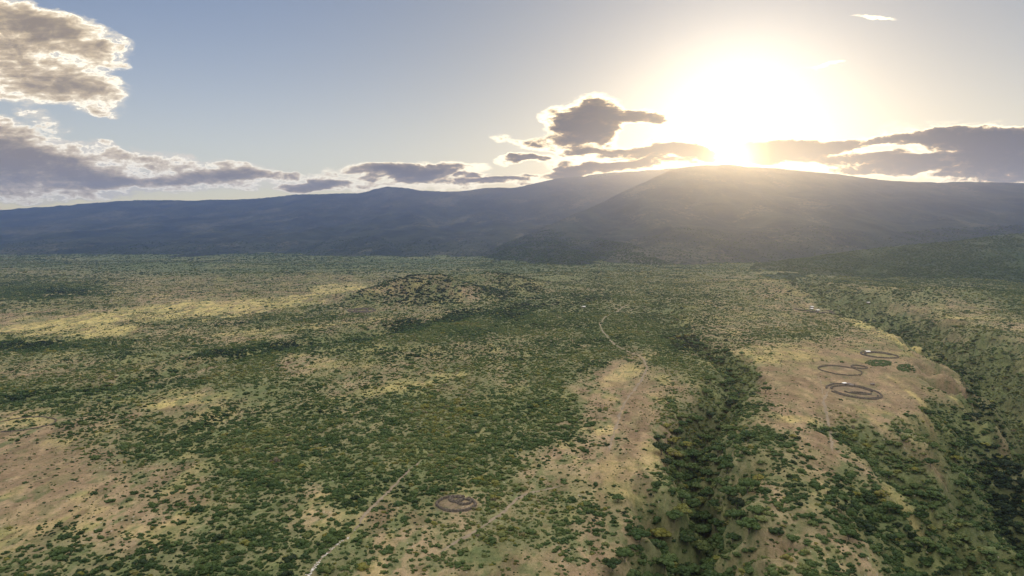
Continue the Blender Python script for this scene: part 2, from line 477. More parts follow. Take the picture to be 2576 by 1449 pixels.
YELLOW_AND_SUNLIT = [(260,800,340,20,-8,1),(640,768,300,18,-6,1),(180,845,220,12,-6,1),(860,730,90,12,0,1),(2350,1010,150,7,25,.6),(2480,1100,110,7,30,.6),(2240,1135,110,6,24,.6),(2400,1215,90,7,35,.5),(120,845,160,10,-6,.8),(700,828,200,9,-4,.7),(860,725,80,14,0,.8),(470,1010,120,14,-8,.8),(60,1065,90,14,0,.35),  # dry grass; the left-plain entries also paint a sunlit strip
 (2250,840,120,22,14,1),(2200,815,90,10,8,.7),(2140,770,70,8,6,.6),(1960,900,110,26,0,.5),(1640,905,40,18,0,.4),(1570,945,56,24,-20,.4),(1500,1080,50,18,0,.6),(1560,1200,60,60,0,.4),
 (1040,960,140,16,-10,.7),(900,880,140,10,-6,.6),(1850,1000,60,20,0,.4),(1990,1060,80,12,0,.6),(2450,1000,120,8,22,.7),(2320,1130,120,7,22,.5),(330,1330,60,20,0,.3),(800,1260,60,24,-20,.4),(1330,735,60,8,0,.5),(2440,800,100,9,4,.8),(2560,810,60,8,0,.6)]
BROWN = [(2040,900,120,40,0,.6),(2200,960,190,34,8,.7),(1960,960,90,40,0,.6),(1610,960,36,60,-10,.8),(1110,744,45,9,0,.8),(120,1180,230,70,-6,1),(60,1290,160,30,-8,.8),(2020,985,230,60,0,.8),(2150,985,220,40,3,.8),(2290,940,160,40,6,.7),(2060,1120,60,90,0,.7),(1600,1050,50,90,-14,.9),(1560,1150,60,90,-10,.7),
 (1590,900,50,26,30,.9),(960,1290,40,28,0,.8),(1640,1330,60,130,5,.6),(1500,1440,120,30,0,.6),(1150,1275,70,18,0,.6),(2400,1230,90,50,20,.5),(1130,1000,100,16,-8,.4),(700,980,100,12,0,.3)]
GRASS = [(600,990,110,16,-8,.7),(380,900,100,10,-8,.8),(470,887,30,10,0,.8),(1390,705,80,5,0,.9),(1700,705,60,5,0,.5),(1240,1390,80,26,-10,.8),(1120,1345,60,20,0,.3),(1000,880,90,9,0,.4),(300,960,120,10,-10,.6)]
DARKW = [(1120,748,170,9,0,.75),(1000,750,120,12,0,.9),(1235,742,80,9,0,.9),(1330,735,60,6,0,.7),(960,745,110,14,-14,.8),(1250,715,90,16,6,.7),(1060,760,160,7,0,.8),(1200,745,60,14,10,.6),(1030,815,70,16,-4,1),(1160,790,100,12,-8,.9),(900,850,60,8,0,.7),(620,880,180,9,-8,.8),(380,940,130,10,-12,.7),(150,985,150,14,-8,.9),(80,870,120,16,0,.7),(130,735,150,18,0,.6),(1290,780,80,16,-8,.7),(1450,750,120,18,0,.4),(1720,860,40,30,0,.9),(2400,880,80,26,22,.9),(2540,1050,60,40,24,1),(2180,790,120,14,6,.6),(1950,740,130,10,0,.3),(2480,960,90,20,24,.8)]

# ------------------------------------------------------------------ mesh helpers
def mesh_from(name, V, F, mat=None, smooth=True):
    me = bpy.data.meshes.new(name)
    V = np.asarray(V, np.float32); F = np.asarray(F, np.int32)
    k = F.shape[1]
    me.vertices.add(len(V)); me.vertices.foreach_set('co', V.ravel())
    me.loops.add(F.size); me.loops.foreach_set('vertex_index', F.ravel())
    me.polygons.add(len(F))
    me.polygons.foreach_set('loop_start', np.arange(0, F.size, k, dtype=np.int32))
    me.polygons.foreach_set('loop_total', np.full(len(F), k, np.int32))
    me.update(calc_edges=True)
    if smooth: me.polygons.foreach_set('use_smooth', np.ones(len(F), bool))
    if mat: me.materials.append(mat)
    return me

def link(name, me, label=None, cat=None, kind=None, group=None, parent=None, loc=(0, 0, 0), rz=0, scale=None):
    o = bpy.data.objects.new(name, me); C.objects.link(o)
    o.location = loc; o.rotation_euler = (0, 0, rz)
    if scale is not None: o.scale = scale
    if parent: o.parent = parent
    if label: o['label'] = label
    if cat: o['category'] = cat
    if kind: o['kind'] = kind
    if group: o['group'] = group
    return o

def grid_faces(nr, nc):
    i = np.arange((nr - 1) * (nc - 1)); r = i // (nc - 1); c = i % (nc - 1)
    a = r * nc + c
    return np.stack([a, a + 1, a + nc + 1, a + nc], 1)

def set_col(me, name, col):
    at = me.color_attributes.new(name, 'FLOAT_COLOR', 'POINT')
    c = np.ones((len(me.vertices), 4), np.float32); c[:, :3] = col
    at.data.foreach_set('color', c.ravel())

# ------------------------------------------------------------------ materials
def new_mat(name):
    m = bpy.data.materials.new(name); m.use_nodes = True
    return m, NT(m.node_tree)

def finish(N, shader):
    o = N.node('ShaderNodeOutputMaterial'); N.l.new(shader, o.inputs[0])

def mat_ground():
    m, N = new_mat('savanna_soil')
    tcn = N.node('ShaderNodeTexCoord'); pos = tcn.outputs['Object']
    at = N.node('ShaderNodeAttribute', attribute_name='cover'); col = at.outputs['Color']
    mp = N.node('ShaderNodeMapping'); mp.inputs['Scale'].default_value = (1, 0.7, 1); N.l.new(pos, mp.inputs[0])
    a = N.noise(mp.outputs[0], 0.9, 5, 0.7)
    b = N.noise(mp.outputs[0], 0.11, 6, 0.65, 0.5)
    c = N.noise(mp.outputs[0], 0.022, 5, 0.6, 0.4)
    k = N.m('ADD', N.m('ADD', N.m('MULTIPLY', a, 0.7), N.m('MULTIPLY', b, 1.1)), N.m('MULTIPLY', c, 0.7))
    k = N.m('ADD', N.m('MULTIPLY', N.m('SUBTRACT', k, 1.25), 0.95), 1.0)
    kc = N.node('ShaderNodeCombineColor')
    for i, g in enumerate((1.0, 1.0, 0.92)):
        N.l.new(N.m('POWER', N.m('MAXIMUM', k, 0.2), g), kc.inputs[i])
    col2 = N.mix(1.0, col, kc.outputs[0], 'MULTIPLY')
    # dry grass tufts, low herbs, pale stones
    t = N.noise(mp.outputs[0], 0.30, 6, 0.78)
    tf = N.m('MULTIPLY', N.mr(t, 0.48, 0.62), 0.75)
    col3 = N.mix(tf, col2, N.mix(1.0, col2, (0.48, 0.58, 0.42, 1), 'MULTIPLY'))
    vo = N.node('ShaderNodeTexVoronoi'); vo.inputs['Scale'].default_value = 0.22; vo.inputs['Randomness'].default_value = 1.0
    N.l.new(mp.outputs[0], vo.inputs['Vector'])
    sp = N.m('MULTIPLY', N.mr(vo.outputs['Distance'], 0.16, 0.06), N.mr(c, 0.5, 0.6))
    col4 = N.mix(sp, col3, (0.36, 0.32, 0.26, 1))
    bs = N.node('ShaderNodeBsdfPrincipled')
    N.l.new(col4, bs.inputs['Base Color']); bs.inputs['Roughness'].default_value = 0.95
    bs.inputs['Specular IOR Level'].default_value = 0.15
    bm = N.node('ShaderNodeBump'); bm.inputs['Strength'].default_value = 0.55; bm.inputs['Distance'].default_value = 1.2
    N.l.new(N.m('ADD', N.m('MULTIPLY', b, 1.5), a), bm.inputs['Height']); N.l.new(bm.outputs[0], bs.inputs['Normal'])
    finish(N, bs.outputs[0]); return m

def mat_slope(name, c1, c2, c3, s=1.0):
    """distant hillside: woodland, scrub and pale clearings"""
    m, N = new_mat(name)
    tcn = N.node('ShaderNodeTexCoord'); pos = tcn.outputs['Object']
    mp = N.node('ShaderNodeMapping'); mp.inputs['Scale'].default_value = (1, 0.5, 1.6); N.l.new(pos, mp.inputs[0])
    a = N.noise(mp.outputs[0], 0.0035 * s, 7, 0.62, 0.6)
    b = N.noise(mp.outputs[0], 0.03 * s, 5, 0.65, 0.3)
    d = N.noise(mp.outputs[0], 0.0016 * s, 4, 0.6, 0.8)
    col = N.mix(N.mr(a, 0.40, 0.62), (*c1, 1), (*c2, 1))
    col = N.mix(N.mr(N.m('ADD', N.m('MULTIPLY', b, 0.5), N.m('MULTIPLY', d, 0.7)), 0.63, 0.74), col, (*c3, 1))
    sp = N.noise(mp.outputs[0], 0.09 * s, 3, 0.7)
    col = N.mix(N.mr(sp, 0.5, 0.62, 0, 0.55), col, (0.02, 0.03, 0.014, 1))
    bs = N.node('ShaderNodeBsdfPrincipled'); N.l.new(col, bs.inputs['Base Color']); bs.inputs['Roughness'].default_value = 1.0
    bs.inputs['Specular IOR Level'].default_value = 0.1
    bm = N.node('ShaderNodeBump'); bm.inputs['Strength'].default_value = 0.6; bm.inputs['Distance'].default_value = 8.0
    N.l.new(N.m('ADD', b, a), bm.inputs['Height']); N.l.new(bm.outputs[0], bs.inputs['Normal'])
    finish(N, bs.outputs[0]); return m

def mat_leaf():
    m, N = new_mat('foliage')
    at = N.node('ShaderNodeAttribute', attribute_type='INSTANCER', attribute_name='tone')
    oi = N.node('ShaderNodeObjectInfo')
    tcn = N.node('ShaderNodeTexCoord')
    n = N.noise(tcn.outputs['Object'], 2.6, 4, 0.65)
    f = N.m('ADD', at.outputs['Fac'], N.m('MULTIPLY', N.m('SUBTRACT', n, 0.5), 0.35))
    f = N.m('ADD', f, N.m('MULTIPLY', N.m('SUBTRACT', oi.outputs['Random'], 0.5), 0.12), clamp=True)
    col = N.ramp(f, [(0.0, (0.020, 0.036, 0.016)), (0.3, (0.050, 0.090, 0.028)), (0.55, (0.094, 0.138, 0.046)), (0.78, (0.155, 0.178, 0.065)), (0.92, (0.21, 0.20, 0.04)), (1.0, (0.15, 0.13, 0.085))])
    hs = N.m('ADD', 0.75, N.m('MULTIPLY', n, 0.5))
    col = N.mix(1.0, col, hs, 'MULTIPLY')
    d = N.node('ShaderNodeBsdfPrincipled'); N.l.new(col, d.inputs['Base Color']); d.inputs['Roughness'].default_value = 0.75
    d.inputs['Specular IOR Level'].default_value = 0.2
    tr = N.node('ShaderNodeBsdfTranslucent'); N.l.new(N.mix(1.0, col, (1.5, 1.5, 0.8, 1), 'MULTIPLY'), tr.inputs[0])
    mx = N.node('ShaderNodeMixShader'); mx.inputs[0].default_value = 0.3
    N.l.new(d.outputs[0], mx.inputs[1]); N.l.new(tr.outputs[0], mx.inputs[2])
    bm = N.node('ShaderNodeBump'); bm.inputs['Strength'].default_value = 0.8; bm.inputs['Distance'].default_value = 0.3
    n3 = N.noise(tcn.outputs['Object'], 7.0, 3, 0.7)
    N.l.new(n3, bm.inputs['Height']); N.l.new(bm.outputs[0], d.inputs['Normal'])
    finish(N, mx.outputs[0]); return m

def mat_plain(name, c1, c2, scale=1.0, rough=0.9):
    m, N = new_mat(name)
    tcn = N.node('ShaderNodeTexCoord')
    n = N.noise(tcn.outputs['Object'], scale, 5, 0.7)
    col = N.mix(N.mr(n, 0.35, 0.65), (*c1, 1), (*c2, 1))
    bs = N.node('ShaderNodeBsdfPrincipled'); N.l.new(col, bs.inputs['Base Color']); bs.inputs['Roughness'].default_value = rough
    bm = N.node('ShaderNodeBump'); bm.inputs['Strength'].default_value = 0.5; bm.inputs['Distance'].default_value = 0.1
    N.l.new(n, bm.inputs['Height']); N.l.new(bm.outputs[0], bs.inputs['Normal'])
    finish(N, bs.outputs[0]); return m

M_GROUND = mat_ground()
M_LEAF = mat_leaf()
M_BARK = mat_plain('bark', (0.10, 0.08, 0.06), (0.2, 0.17, 0.13), 3)
M_BRUSH = mat_plain('dead_thorn_brush', (0.050, 0.040, 0.030), (0.14, 0.115, 0.085), 0.7)
M_MUD = mat_plain('mud_plaster', (0.16, 0.12, 0.09), (0.24, 0.19, 0.14), 1.5)
M_TIN = mat_plain('pale_roofing', (0.72, 0.71, 0.68), (0.85, 0.84, 0.82), 0.8, 0.5)
M_THATCH = mat_plain('grey_thatch', (0.13, 0.11, 0.10), (0.24, 0.21, 0.19), 2.0)
M_TRACK = mat_plain('dusty_track', (0.155, 0.125, 0.085), (0.235, 0.19, 0.13), 0.12)
M_STONE = mat_plain('pale_stone', (0.5, 0.47, 0.42), (0.75, 0.72, 0.66), 0.4)
M_WHITE = mat_plain('white_coat', (0.6, 0.58, 0.52), (0.75, 0.72, 0.66), 3)
M_DARKC = mat_plain('dark_coat', (0.03, 0.022, 0.018), (0.07, 0.05, 0.04), 3)

# ------------------------------------------------------------------ ground sheet
TAN = 1.55
NC = 1150
tanv = np.linspace(-TAN, TAN, NC)
yv = np.exp(np.linspace(math.log(90.0), math.log(12500.0), 900))
YY, TT = np.meshgrid(yv, tanv, indexing='ij')
XX = TT * (YY + 160.0)
ZZ = ground_h(XX, YY)
xg, yg = XX.ravel(), YY.ravel(); zg = ZZ.ravel()
cov = cover(xg, yg, zg)
pa = fbm(xg / 55, yg / 90, 4, 401); pb = fbm(xg / 9, yg / 16, 4, 403); pc = fbm(xg / 240, yg / 420, 3, 405)
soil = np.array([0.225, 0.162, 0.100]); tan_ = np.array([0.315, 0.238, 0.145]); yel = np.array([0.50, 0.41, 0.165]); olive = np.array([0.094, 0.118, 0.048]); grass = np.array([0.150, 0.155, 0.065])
def lerp(a, b, t): return a + (b - a) * np.clip(t, 0, 1)[:, None]
col = np.tile(tan_, (len(xg), 1))
col = lerp(col, soil, sstep(0.38, 0.62, pc) * 0.55)
col = lerp(col, grass, sstep(0.40, 0.60, pa) * 0.65)
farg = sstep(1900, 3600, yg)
br = blobs(xg, yg, BROWN, 301); yl = blobs(xg, yg, YELLOW_AND_SUNLIT, 307); gs = blobs(xg, yg, GRASS, 311)
col = lerp(col, soil * 0.96, br * 0.85)
col = lerp(col, yel, yl * sstep(0.22, 0.52, 0.5 * pb + 0.5 * fbm(xg / 22, yg / 40, 4, 411)) * 0.95)  # dry grass, with sunlight on the left plain painted in as brighter yellow
col = lerp(col, grass * 1.1, gs)
rngm = np.zeros(len(xg))
for key_, x_, y_, hw_ in (('near', 1147, 1270, 46), ('large', 2147, 985, 63), ('west', 2112, 932, 48), ('north', 2211, 893, 42)):
    X0_, Y0_ = flat(x_, y_)
    rngm = np.maximum(rngm, sstep(1.25, 0.9, np.hypot(xg - X0_, yg - Y0_) / (hw_ / FPX * math.hypot(Y0_, CAM_H))))
cov = cov * (1 - rngm)
col = lerp(col, np.array([0.21, 0.155, 0.11]), rngm * 0.6)
gm = sstep(0.30, 0.95, cov + (pb - 0.5) * 0.6)
v1 = fbm(xg / 7, yg / 13, 4, 421); v2 = fbm(xg / 26, yg / 60, 4, 423)
col = lerp(col, olive * 1.1, sstep(0.52, 0.64, v1) * 0.75 * (1 - 0.6 * br))
col = lerp(col, yel * 0.85, sstep(0.55, 0.70, v2) * 0.40 * (1 - br))
col = lerp(col, np.array([0.15, 0.105, 0.065]), sstep(0.56, 0.68, fbm(xg / 12, yg / 34, 4, 425)) * 0.6)
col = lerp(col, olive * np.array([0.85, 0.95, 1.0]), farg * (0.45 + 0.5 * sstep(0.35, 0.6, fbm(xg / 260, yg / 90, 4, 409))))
col = lerp(col, olive * 1.2, gm * 0.75)
pv_ = sstep(0.60, 0.74, pb) * (1 - cov)
col = lerp(col, tan_ * 1.3, pv_ * 0.45 * (1 - 0.7 * farg))
GF = grid_faces(900, NC)
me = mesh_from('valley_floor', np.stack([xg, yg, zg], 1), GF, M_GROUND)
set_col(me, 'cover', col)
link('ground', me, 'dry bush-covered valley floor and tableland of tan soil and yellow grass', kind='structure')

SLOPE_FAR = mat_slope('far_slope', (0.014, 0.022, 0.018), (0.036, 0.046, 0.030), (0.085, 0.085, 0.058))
SLOPE_NEAR = mat_slope('near_slope', (0.035, 0.06, 0.026), (0.06, 0.08, 0.034), (0.08, 0.09, 0.045), 1.8)
LAB = {'far_ridge': 'long blue wooded escarpment closing the valley on the left', 'mountain': 'broad dark mountain below the setting sun',
       'foothill': 'dark rounded foothill in front of the mountain', 'hillside': 'bushy green hillside at the right edge', 'hill_range': 'hazy low hills behind the right hillside'}
for w in WEDGES:
    nA = 420; nT = 260
    if w is FAR: nA = 620
    av = np.linspace(w.A[0] - 0.01, w.A[-1] + 0.01, nA)
    t = np.concatenate([np.linspace(-0.04, 1.0, nT - 30), 1 + np.linspace(0.004, 0.6, 30)])
    AA, T2 = np.meshgrid(av, t, indexing='xy')
    dcv = np.interp(AA, w.A, w.Dc); ffv = np.interp(AA, w.A, w.Ff)
    Yw = ffv + T2 * (dcv - ffv); Xw = AA * Yw
    Zw = w(Xw, Yw)
    me = mesh_from(w.name, np.stack([Xw.ravel(), Yw.ravel(), Zw.ravel()], 1), grid_faces(nT, nA), SLOPE_FAR if w in (FAR, SUNM, RBACK, FOOT) else SLOPE_NEAR)
    link(w.name, me, LAB[w.name], kind='structure')

# ------------------------------------------------------------------ plants
def ico(sub):
    import bmesh
    bm = bmesh.new(); bmesh.ops.create_icosphere(bm, subdivisions=sub, radius=1.0)
    V = np.array([v.co[:] for v in bm.verts]); F = np.array([[v.index for v in f.verts] for f in bm.faces])
    bm.free(); return V, F
ICO2 = ico(2); ICO1 = ico(1); ICO3 = ico(3)

def n3(V, s, seed):
    return fbm(V[:, 0] * s + V[:, 2] * s * 0.7 + 40, V[:, 1] * s - V[:, 2] * s * 0.6 + 40, 3, seed) - 0.5

def lobes_mesh(r, spec, seed, leaf_n=160, leaf_s=0.16, ic=ICO2):
    """foliage: noise-broken lobes with leaf sprays standing out of them; spec = (x, y, z, rx, ry, rz)"""
    Vs = []; Fs = []; off = 0
    Iv, If = ic
    for k, (x, y, z, rx, ry, rz) in enumerate(spec):
        V = Iv.copy()
        d = 1 + n3(V * 1.0 + k * 3.1, 1.7, seed + k) * 0.75 + n3(V + k * 5.3, 4.5, seed + 50 + k) * 0.45
        V = V * d[:, None] * np.array([rx, ry, rz]) + np.array([x, y, z])
        V[:, 2] = np.maximum(V[:, 2], -0.25)
        Vs.append(V); Fs.append(If + off); off += len(V)
    S = np.array(spec)
    pick = r.integers(0, len(S), leaf_n)
    u = r.normal(size=(leaf_n, 3)); u /= np.linalg.norm(u, axis=1)[:, None]
    u[:, 2] = np.abs(u[:, 2]) * 0.9 + 0.05 * u[:, 2]
    cpos = S[pick, :3] + u * S[pick, 3:] * r.uniform(0.92, 1.22, (leaf_n, 1))
    a = r.normal(size=(leaf_n, 3)); a /= np.linalg.norm(a, axis=1)[:, None]
    b = np.cross(a, r.normal(size=(leaf_n, 3))); b /= np.linalg.norm(b, axis=1)[:, None]
    sz = leaf_s * r.uniform(0.6, 1.4, (leaf_n, 1))
    q = np.stack([cpos + a * sz, cpos + b * sz * 0.8, cpos - a * sz * 0.9, cpos - b * sz * 0.7], 1).reshape(-1, 3)
    Vs.append(q)
    i = np.arange(leaf_n) * 4 + off
    Fs.append(np.stack([i, i + 1, i + 2], 1)); Fs.append(np.stack([i, i + 2, i + 3], 1))
    return np.concatenate(Vs), np.concatenate(Fs)

BUSH_ME = []
for k in range(7):
    r = np.random.default_rng(100 + k)
    spec = []
    nl = int(r.integers(6, 11))
    ex, ey = r.uniform(0.75, 1.3), r.uniform(0.75, 1.2)
    for i in range(nl):
        a = r.uniform(0, 2 * math.pi); rad = r.uniform(0.3, 0.85) if i else 0.0
        s = r.uniform(0.22, 0.46) if i else 0.5
        spec.append((math.cos(a) * rad * ex, math.sin(a) * rad * ey, s * r.uniform(0.55, 1.15), s, s * r.uniform(0.8, 1.1), s * r.uniform(0.6, 0.9)))
    V, F = lobes_mesh(r, spec, 500 + 10 * k, 240, 0.12, ICO2 if k < 4 else ICO1)
    BUSH_ME.append(mesh_from('thorn_bush_foliage', V, F, M_LEAF, smooth=(k < 4)))

def tree_parts(k):
    r = np.random.default_rng(300 + k)
    H = 0.85
    spec = []
    n = int(r.integers(9, 14))
    for i in range(n):
        a = i * 2.4 + r.uniform(-.3, .3); rad = 0.82 * math.sqrt((i + .3) / n)
        s = r.uniform(0.24, 0.40)
        spec.append((math.cos(a) * rad, math.sin(a) * rad, H + 0.32 * (1 - rad * rad) + r.uniform(-.07, .07), s, s, s * r.uniform(0.5, 0.75)))
    V, F = lobes_mesh(r, spec, 700 + 20 * k, 420, 0.085)
    crown = mesh_from('tree_crown', V, F, M_LEAF)
    # trunk and limbs as tapered tubes
    Vs = []; Fs = []; off = 0
    def tube(p0, p1, r0, r1, seg=7):
        nonlocal off
        p0 = np.array(p0, float); p1 = np.array(p1, float)
        ax = p1 - p0; ax /= np.linalg.norm(ax)
        u = np.cross(ax, [0.3, 0.9, 0.1]); u /= np.linalg.norm(u); v = np.cross(ax, u)
        ps = []
        for (p, rr) in ((p0, r0), (p0 * .5 + p1 * .5 + u * 0.02, (r0 + r1) / 2), (p1, r1)):
            for j in range(seg):
                t = 2 * math.pi * j / seg
                ps.append(p + u * math.cos(t) * rr + v * math.sin(t) * rr)
        Vs.append(np.array(ps)); 
        for q in range(2):
            for j in range(seg):
                a_ = off + q * seg + j; b_ = off + q * seg + (j + 1) % seg
                Fs.append((a_, b_, b_ + seg, a_ + seg))
        off += 3 * seg
    tube((0, 0, -0.25), (0.03, 0.0, 0.42), 0.075, 0.05)
    for j in range(5):
        a = j * 1.26 + r.uniform(-.3, .3); q = r.uniform(.35, .6)
        tube((0.03, 0, 0.38), (math.cos(a) * q, math.sin(a) * q, H + 0.05), 0.04, 0.014)
        tube((math.cos(a) * q * .5, math.sin(a) * q * .5, 0.64), (math.cos(a + .6) * q * 1.1, math.sin(a + .6) * q * 1.1, H + .05), 0.022, 0.008, 5)
    trunk = mesh_from('tree_trunk', np.concatenate(Vs), np.array(Fs), M_BARK)
    return crown, trunk
TREE_ME = [tree_parts(k) for k in range(4)]

# ------------------------------------------------------------------ places taken up by tracks and thorn rings
RINGS = [  # key, frame centre, half width in frame units
 ('near', 1147, 1270, 46), ('large', 2147, 985, 63), ('west', 2112, 932, 48), ('small', 2161, 924, 17), ('north', 2211, 893, 42),
 ('far', 2051, 781, 48), ('distant', 909, 781, 33), ('old', 52, 1068, 72)]
RW = {}
for key, x, y, hw in RINGS:
    X0, Y0 = gnd(x, y); RW[key] = (X0, Y0, hw / FPX * math.hypot(Y0, CAM_H))
TRACKS = {
 'stone': [(770,1460),(800,1415),(838,1378),(862,1362),(880,1350)],
 'left': [(880,1350),(905,1315),(925,1285),(965,1250),(990,1225),(1012,1200),(1040,1175),(1065,1155)],
 'mid': [(1095,1398),(1140,1368),(1200,1335),(1250,1300),(1282,1275),(1300,1255),(1330,1240),(1375,1232),(1420,1222)],
 'upper': [(1590,762),(1560,778),(1523,797),(1508,815),(1515,832),(1530,850),(1548,868),(1580,885),(1615,898),(1628,925),(1612,960),(1580,1000),(1560,1040),(1545,1090),(1530,1140)],
 'plateau': [(2096,1140),(2092,1110),(2088,1075),(2078,1040),(2072,1010),(2080,990),(2092,980)],
 'plateau_up': [(2072,1005),(2066,965),(2058,945)],
}
TR_W = {k: [gnd(*p) for p in v] for k, v in TRACKS.items()}
TR_WIDTH = {'stone': 1.6, 'left': 1.6, 'mid': 1.6, 'upper': 2.8, 'plateau': 2.6, 'plateau_up': 1.4}

def clear_mask(X, Y, R):
    ok = np.ones(X.shape, bool)
    for k, pts in TR_W.items():
        d, _ = polyd(X, Y, pts, [(0,)] * len(pts))
        ok &= d > TR_WIDTH[k] * 0.5 + R * 0.45
    for key, (x, y, r) in RW.items():
        d = np.hypot(X - x, Y - y)
        if key in ('near', 'large', 'west', 'north', 'small'):
            ok &= (d > r * 1.06 + R)
        else:
            ok &= np.abs(d - r) > 2.5
    return ok

# ------------------------------------------------------------------ scatter
def scatter(y0, y1, cell, tanmax):
    area = (y1 * y1 - y0 * y0) * tanmax
    n = int(area / cell)
    u = rng.uniform(size=n)
    Y = np.sqrt(y0 * y0 + u * (y1 * y1 - y0 * y0))
    X = rng.uniform(-tanmax, tanmax, n) * Y
    return X, Y
parts = []
for (y0, y1, cell, smul, tanmax) in ((230, 700, 4.8, 0.95, 0.95), (700, 1500, 6.0, 0.9, 0.9), (1500, 2600, 15.0, 1.1, 0.86), (2600, 4200, 60.0, 1.7, 0.84), (4200, 6500, 260.0, 2.3, 0.82)):
    X, Y = scatter(y0, y1, cell, tanmax)
    Z = ground_h(X, Y)
    cv = cover(X, Y, Z)
    cl = fbm(X / 16, Y / 20, 3, 601) - 0.5
    cl2 = fbm(X / 60, Y / 80, 3, 603) - 0.5
    dk = blobs(X, Y, DARKW, 305)
    gsb = blobs(X, Y, GRASS, 311)
    c = np.clip(cv + cl * 0.55 + cl2 * 0.25, 0, 1.1)
    p = np.clip(c, 0, 1) ** 1.45 * 0.80 + 0.11
    p = p * (1 - 0.6 * blobs(X, Y, YELLOW_AND_SUNLIT, 307))
    p = np.where(gsb > 0.5, p * 0.25, p)
    p = np.maximum(p, dk * 0.85)
    p = p * (1 - 0.45 * sstep(760, 520, Y) * sstep(20, 90, X) * np.clip(c, 0, 1))
    keep = rng.uniform(size=len(X)) < p
    X, Y, Z, c, dk, cv = X[keep], Y[keep], Z[keep], np.clip(c[keep], 0, 1), dk[keep], cv[keep]
    R = np.exp(rng.normal(0, 0.44, len(X))) * (0.62 + 1.15 * c) * smul * (1 + 0.6 * dk)
    zone = sstep(760, 520, Y) * sstep(20, 90, X + (Y - 400) * 0.0)
    R = R * (1 + 0.75 * zone * c)
    lowb = rng.uniform(size=len(X)) < 0.38 + 0.45 * (1 - sstep(0.15, 0.5, c))
    R = np.where(lowb, R * 0.5, R)
    big = rng.uniform(size=len(X)) < 0.03
    R = np.where(big & (c > 0.3), R * 1.5, R)
    R = np.minimum(R, 5.0 * smul)
    tone = 0.47 + (fbm(X / 70, Y / 110, 3, 611) - 0.5) * 0.75 + rng.normal(0, 0.14, len(X)) - 0.38 * dk + 0.08 * (1 - c)
    tone = np.where(rng.uniform(size=len(X)) < 0.03, 0.9, tone)
    small = c < 0.25
    tone = np.where(small & (rng.uniform(size=len(X)) < 0.7), 0.18 + rng.uniform(0, .15, len(X)), tone)
    parts.append(np.stack([X, Y, Z, R, np.clip(tone, 0, 1), c], 1))
S = np.concatenate(parts)
S = S[clear_mask(S[:, 0], S[:, 1], S[:, 3])]
# keep only the ones not buried in the hills
hz = surf(S[:, 0], S[:, 1])
S = S[hz - S[:, 2] < 1.0]
# woodland on the slopes
def slope_scatter(w, n, rmin, rmax, tr=(0.0, 1.0), tone=0.3):
    a = rng.uniform(w.A[0], w.A[-1], n); t = rng.uniform(tr[0], tr[1], n)
    dc = np.interp(a, w.A, w.Dc); ff = np.interp(a, w.A, w.Ff)
    Y = ff + t * (dc - ff); X = a * Y
    m = np.abs(a) < 0.85
    X, Y = X[m], Y[m]
    Z = w(X, Y)
    ok = (Z >= surf(X, Y) - 0.5) & (rng.uniform(size=len(X)) < 0.25 + 0.75 * sstep(0.30, 0.55, fbm(X / 90, Y / 120, 4, 621)))
    X, Y, Z = X[ok], Y[ok], Z[ok]
    R = rng.uniform(rmin, rmax, len(X))
    return np.stack([X, Y, Z, R, np.clip(tone + rng.normal(0, .1, len(X)), 0, 1), np.ones(len(X))], 1)
SL = [slope_scatter(RHILL, 80000, 2.0, 4.6, (0, 1), .32), slope_scatter(FOOT, 40000, 3, 7, (0, 1), .25), slope_scatter(RBACK, 20000, 4, 8, (0, 1), .25),
      slope_scatter(SUNM, 24000, 3, 6, (0, .35), .22), slope_scatter(FAR, 24000, 3, 7, (0, .3), .22)]
# trees standing on the skyline
cr = slope_scatter(FAR, 5200, 5, 13, (0.985, 1.0), .2); SL.append(cr)
cr = slope_scatter(SUNM, 2200, 3, 6, (0.99, 1.0), .2); SL.append(cr)
S = np.concatenate([S] + SL)

# ------------------------------------------------------------------ trees of the gully, each a thing
def along(gi, y_from, y_to, n, spread, seed, rr):
    r = np.random.default_rng(seed)
    g = [p for p in GULLIES[gi]]
    pts = GW[gi][0]
    L = [0]
    for i in range(len(pts) - 1): L.append(L[-1] + math.dist(pts[i], pts[i + 1]))
    ys = np.array([p[1] for p in g], float)
    out = []
    tries = 0
    while len(out) < n and tries < n * 60:
        tries += 1
        s = r.uniform(0, L[-1]); X = np.interp(s, L, [p[0] for p in pts]); Y = np.interp(s, L, [p[1] for p in pts])
        fy = np.interp(s, L, ys)
        if not (min(y_from, y_to) <= fy <= max(y_from, y_to)): continue
        w = np.interp(s, L, [v[1] for v in GW[gi][1]])
        X += r.normal(0, spread) * w; Y += r.normal(0, spread) * w
        R = r.uniform(*rr)
        if any(math.hypot(X - o[0], Y - o[1]) < (R + o[2]) * 0.62 for o in out): continue
        out.append((X, Y, R))
    return out

TREES = []   # X, Y, R, place key
for (X, Y, R) in along(0, 1100, 1560, 125, 0.55, 5, (4.0, 7.6)): TREES.append((X, Y, R, 'gully'))
for (X, Y, R) in along(0, 840, 1100, 90, 0.55, 6, (3.2, 6.4)): TREES.append((X, Y, R, 'upper'))
for (X, Y, R) in along(2, 1000, 1260, 34, 0.5, 7, (3.6, 6.4)): TREES.append((X, Y, R, 'ravine'))
for (X, Y, R) in along(3, 1100, 1410, 34, 0.5, 8, (3.0, 5.0)): TREES.append((X, Y, R, 'draw'))
for (X, Y, R) in along(4, 1230, 1610, 20, 0.5, 9, (3.0, 5.4)): TREES.append((X, Y, R, 'corner'))

TX = np.array([t[0] for t in TREES]); TY = np.array([t[1] for t in TREES]); TR = np.array([t[2] for t in TREES])
TZ = ground_h(TX, TY)
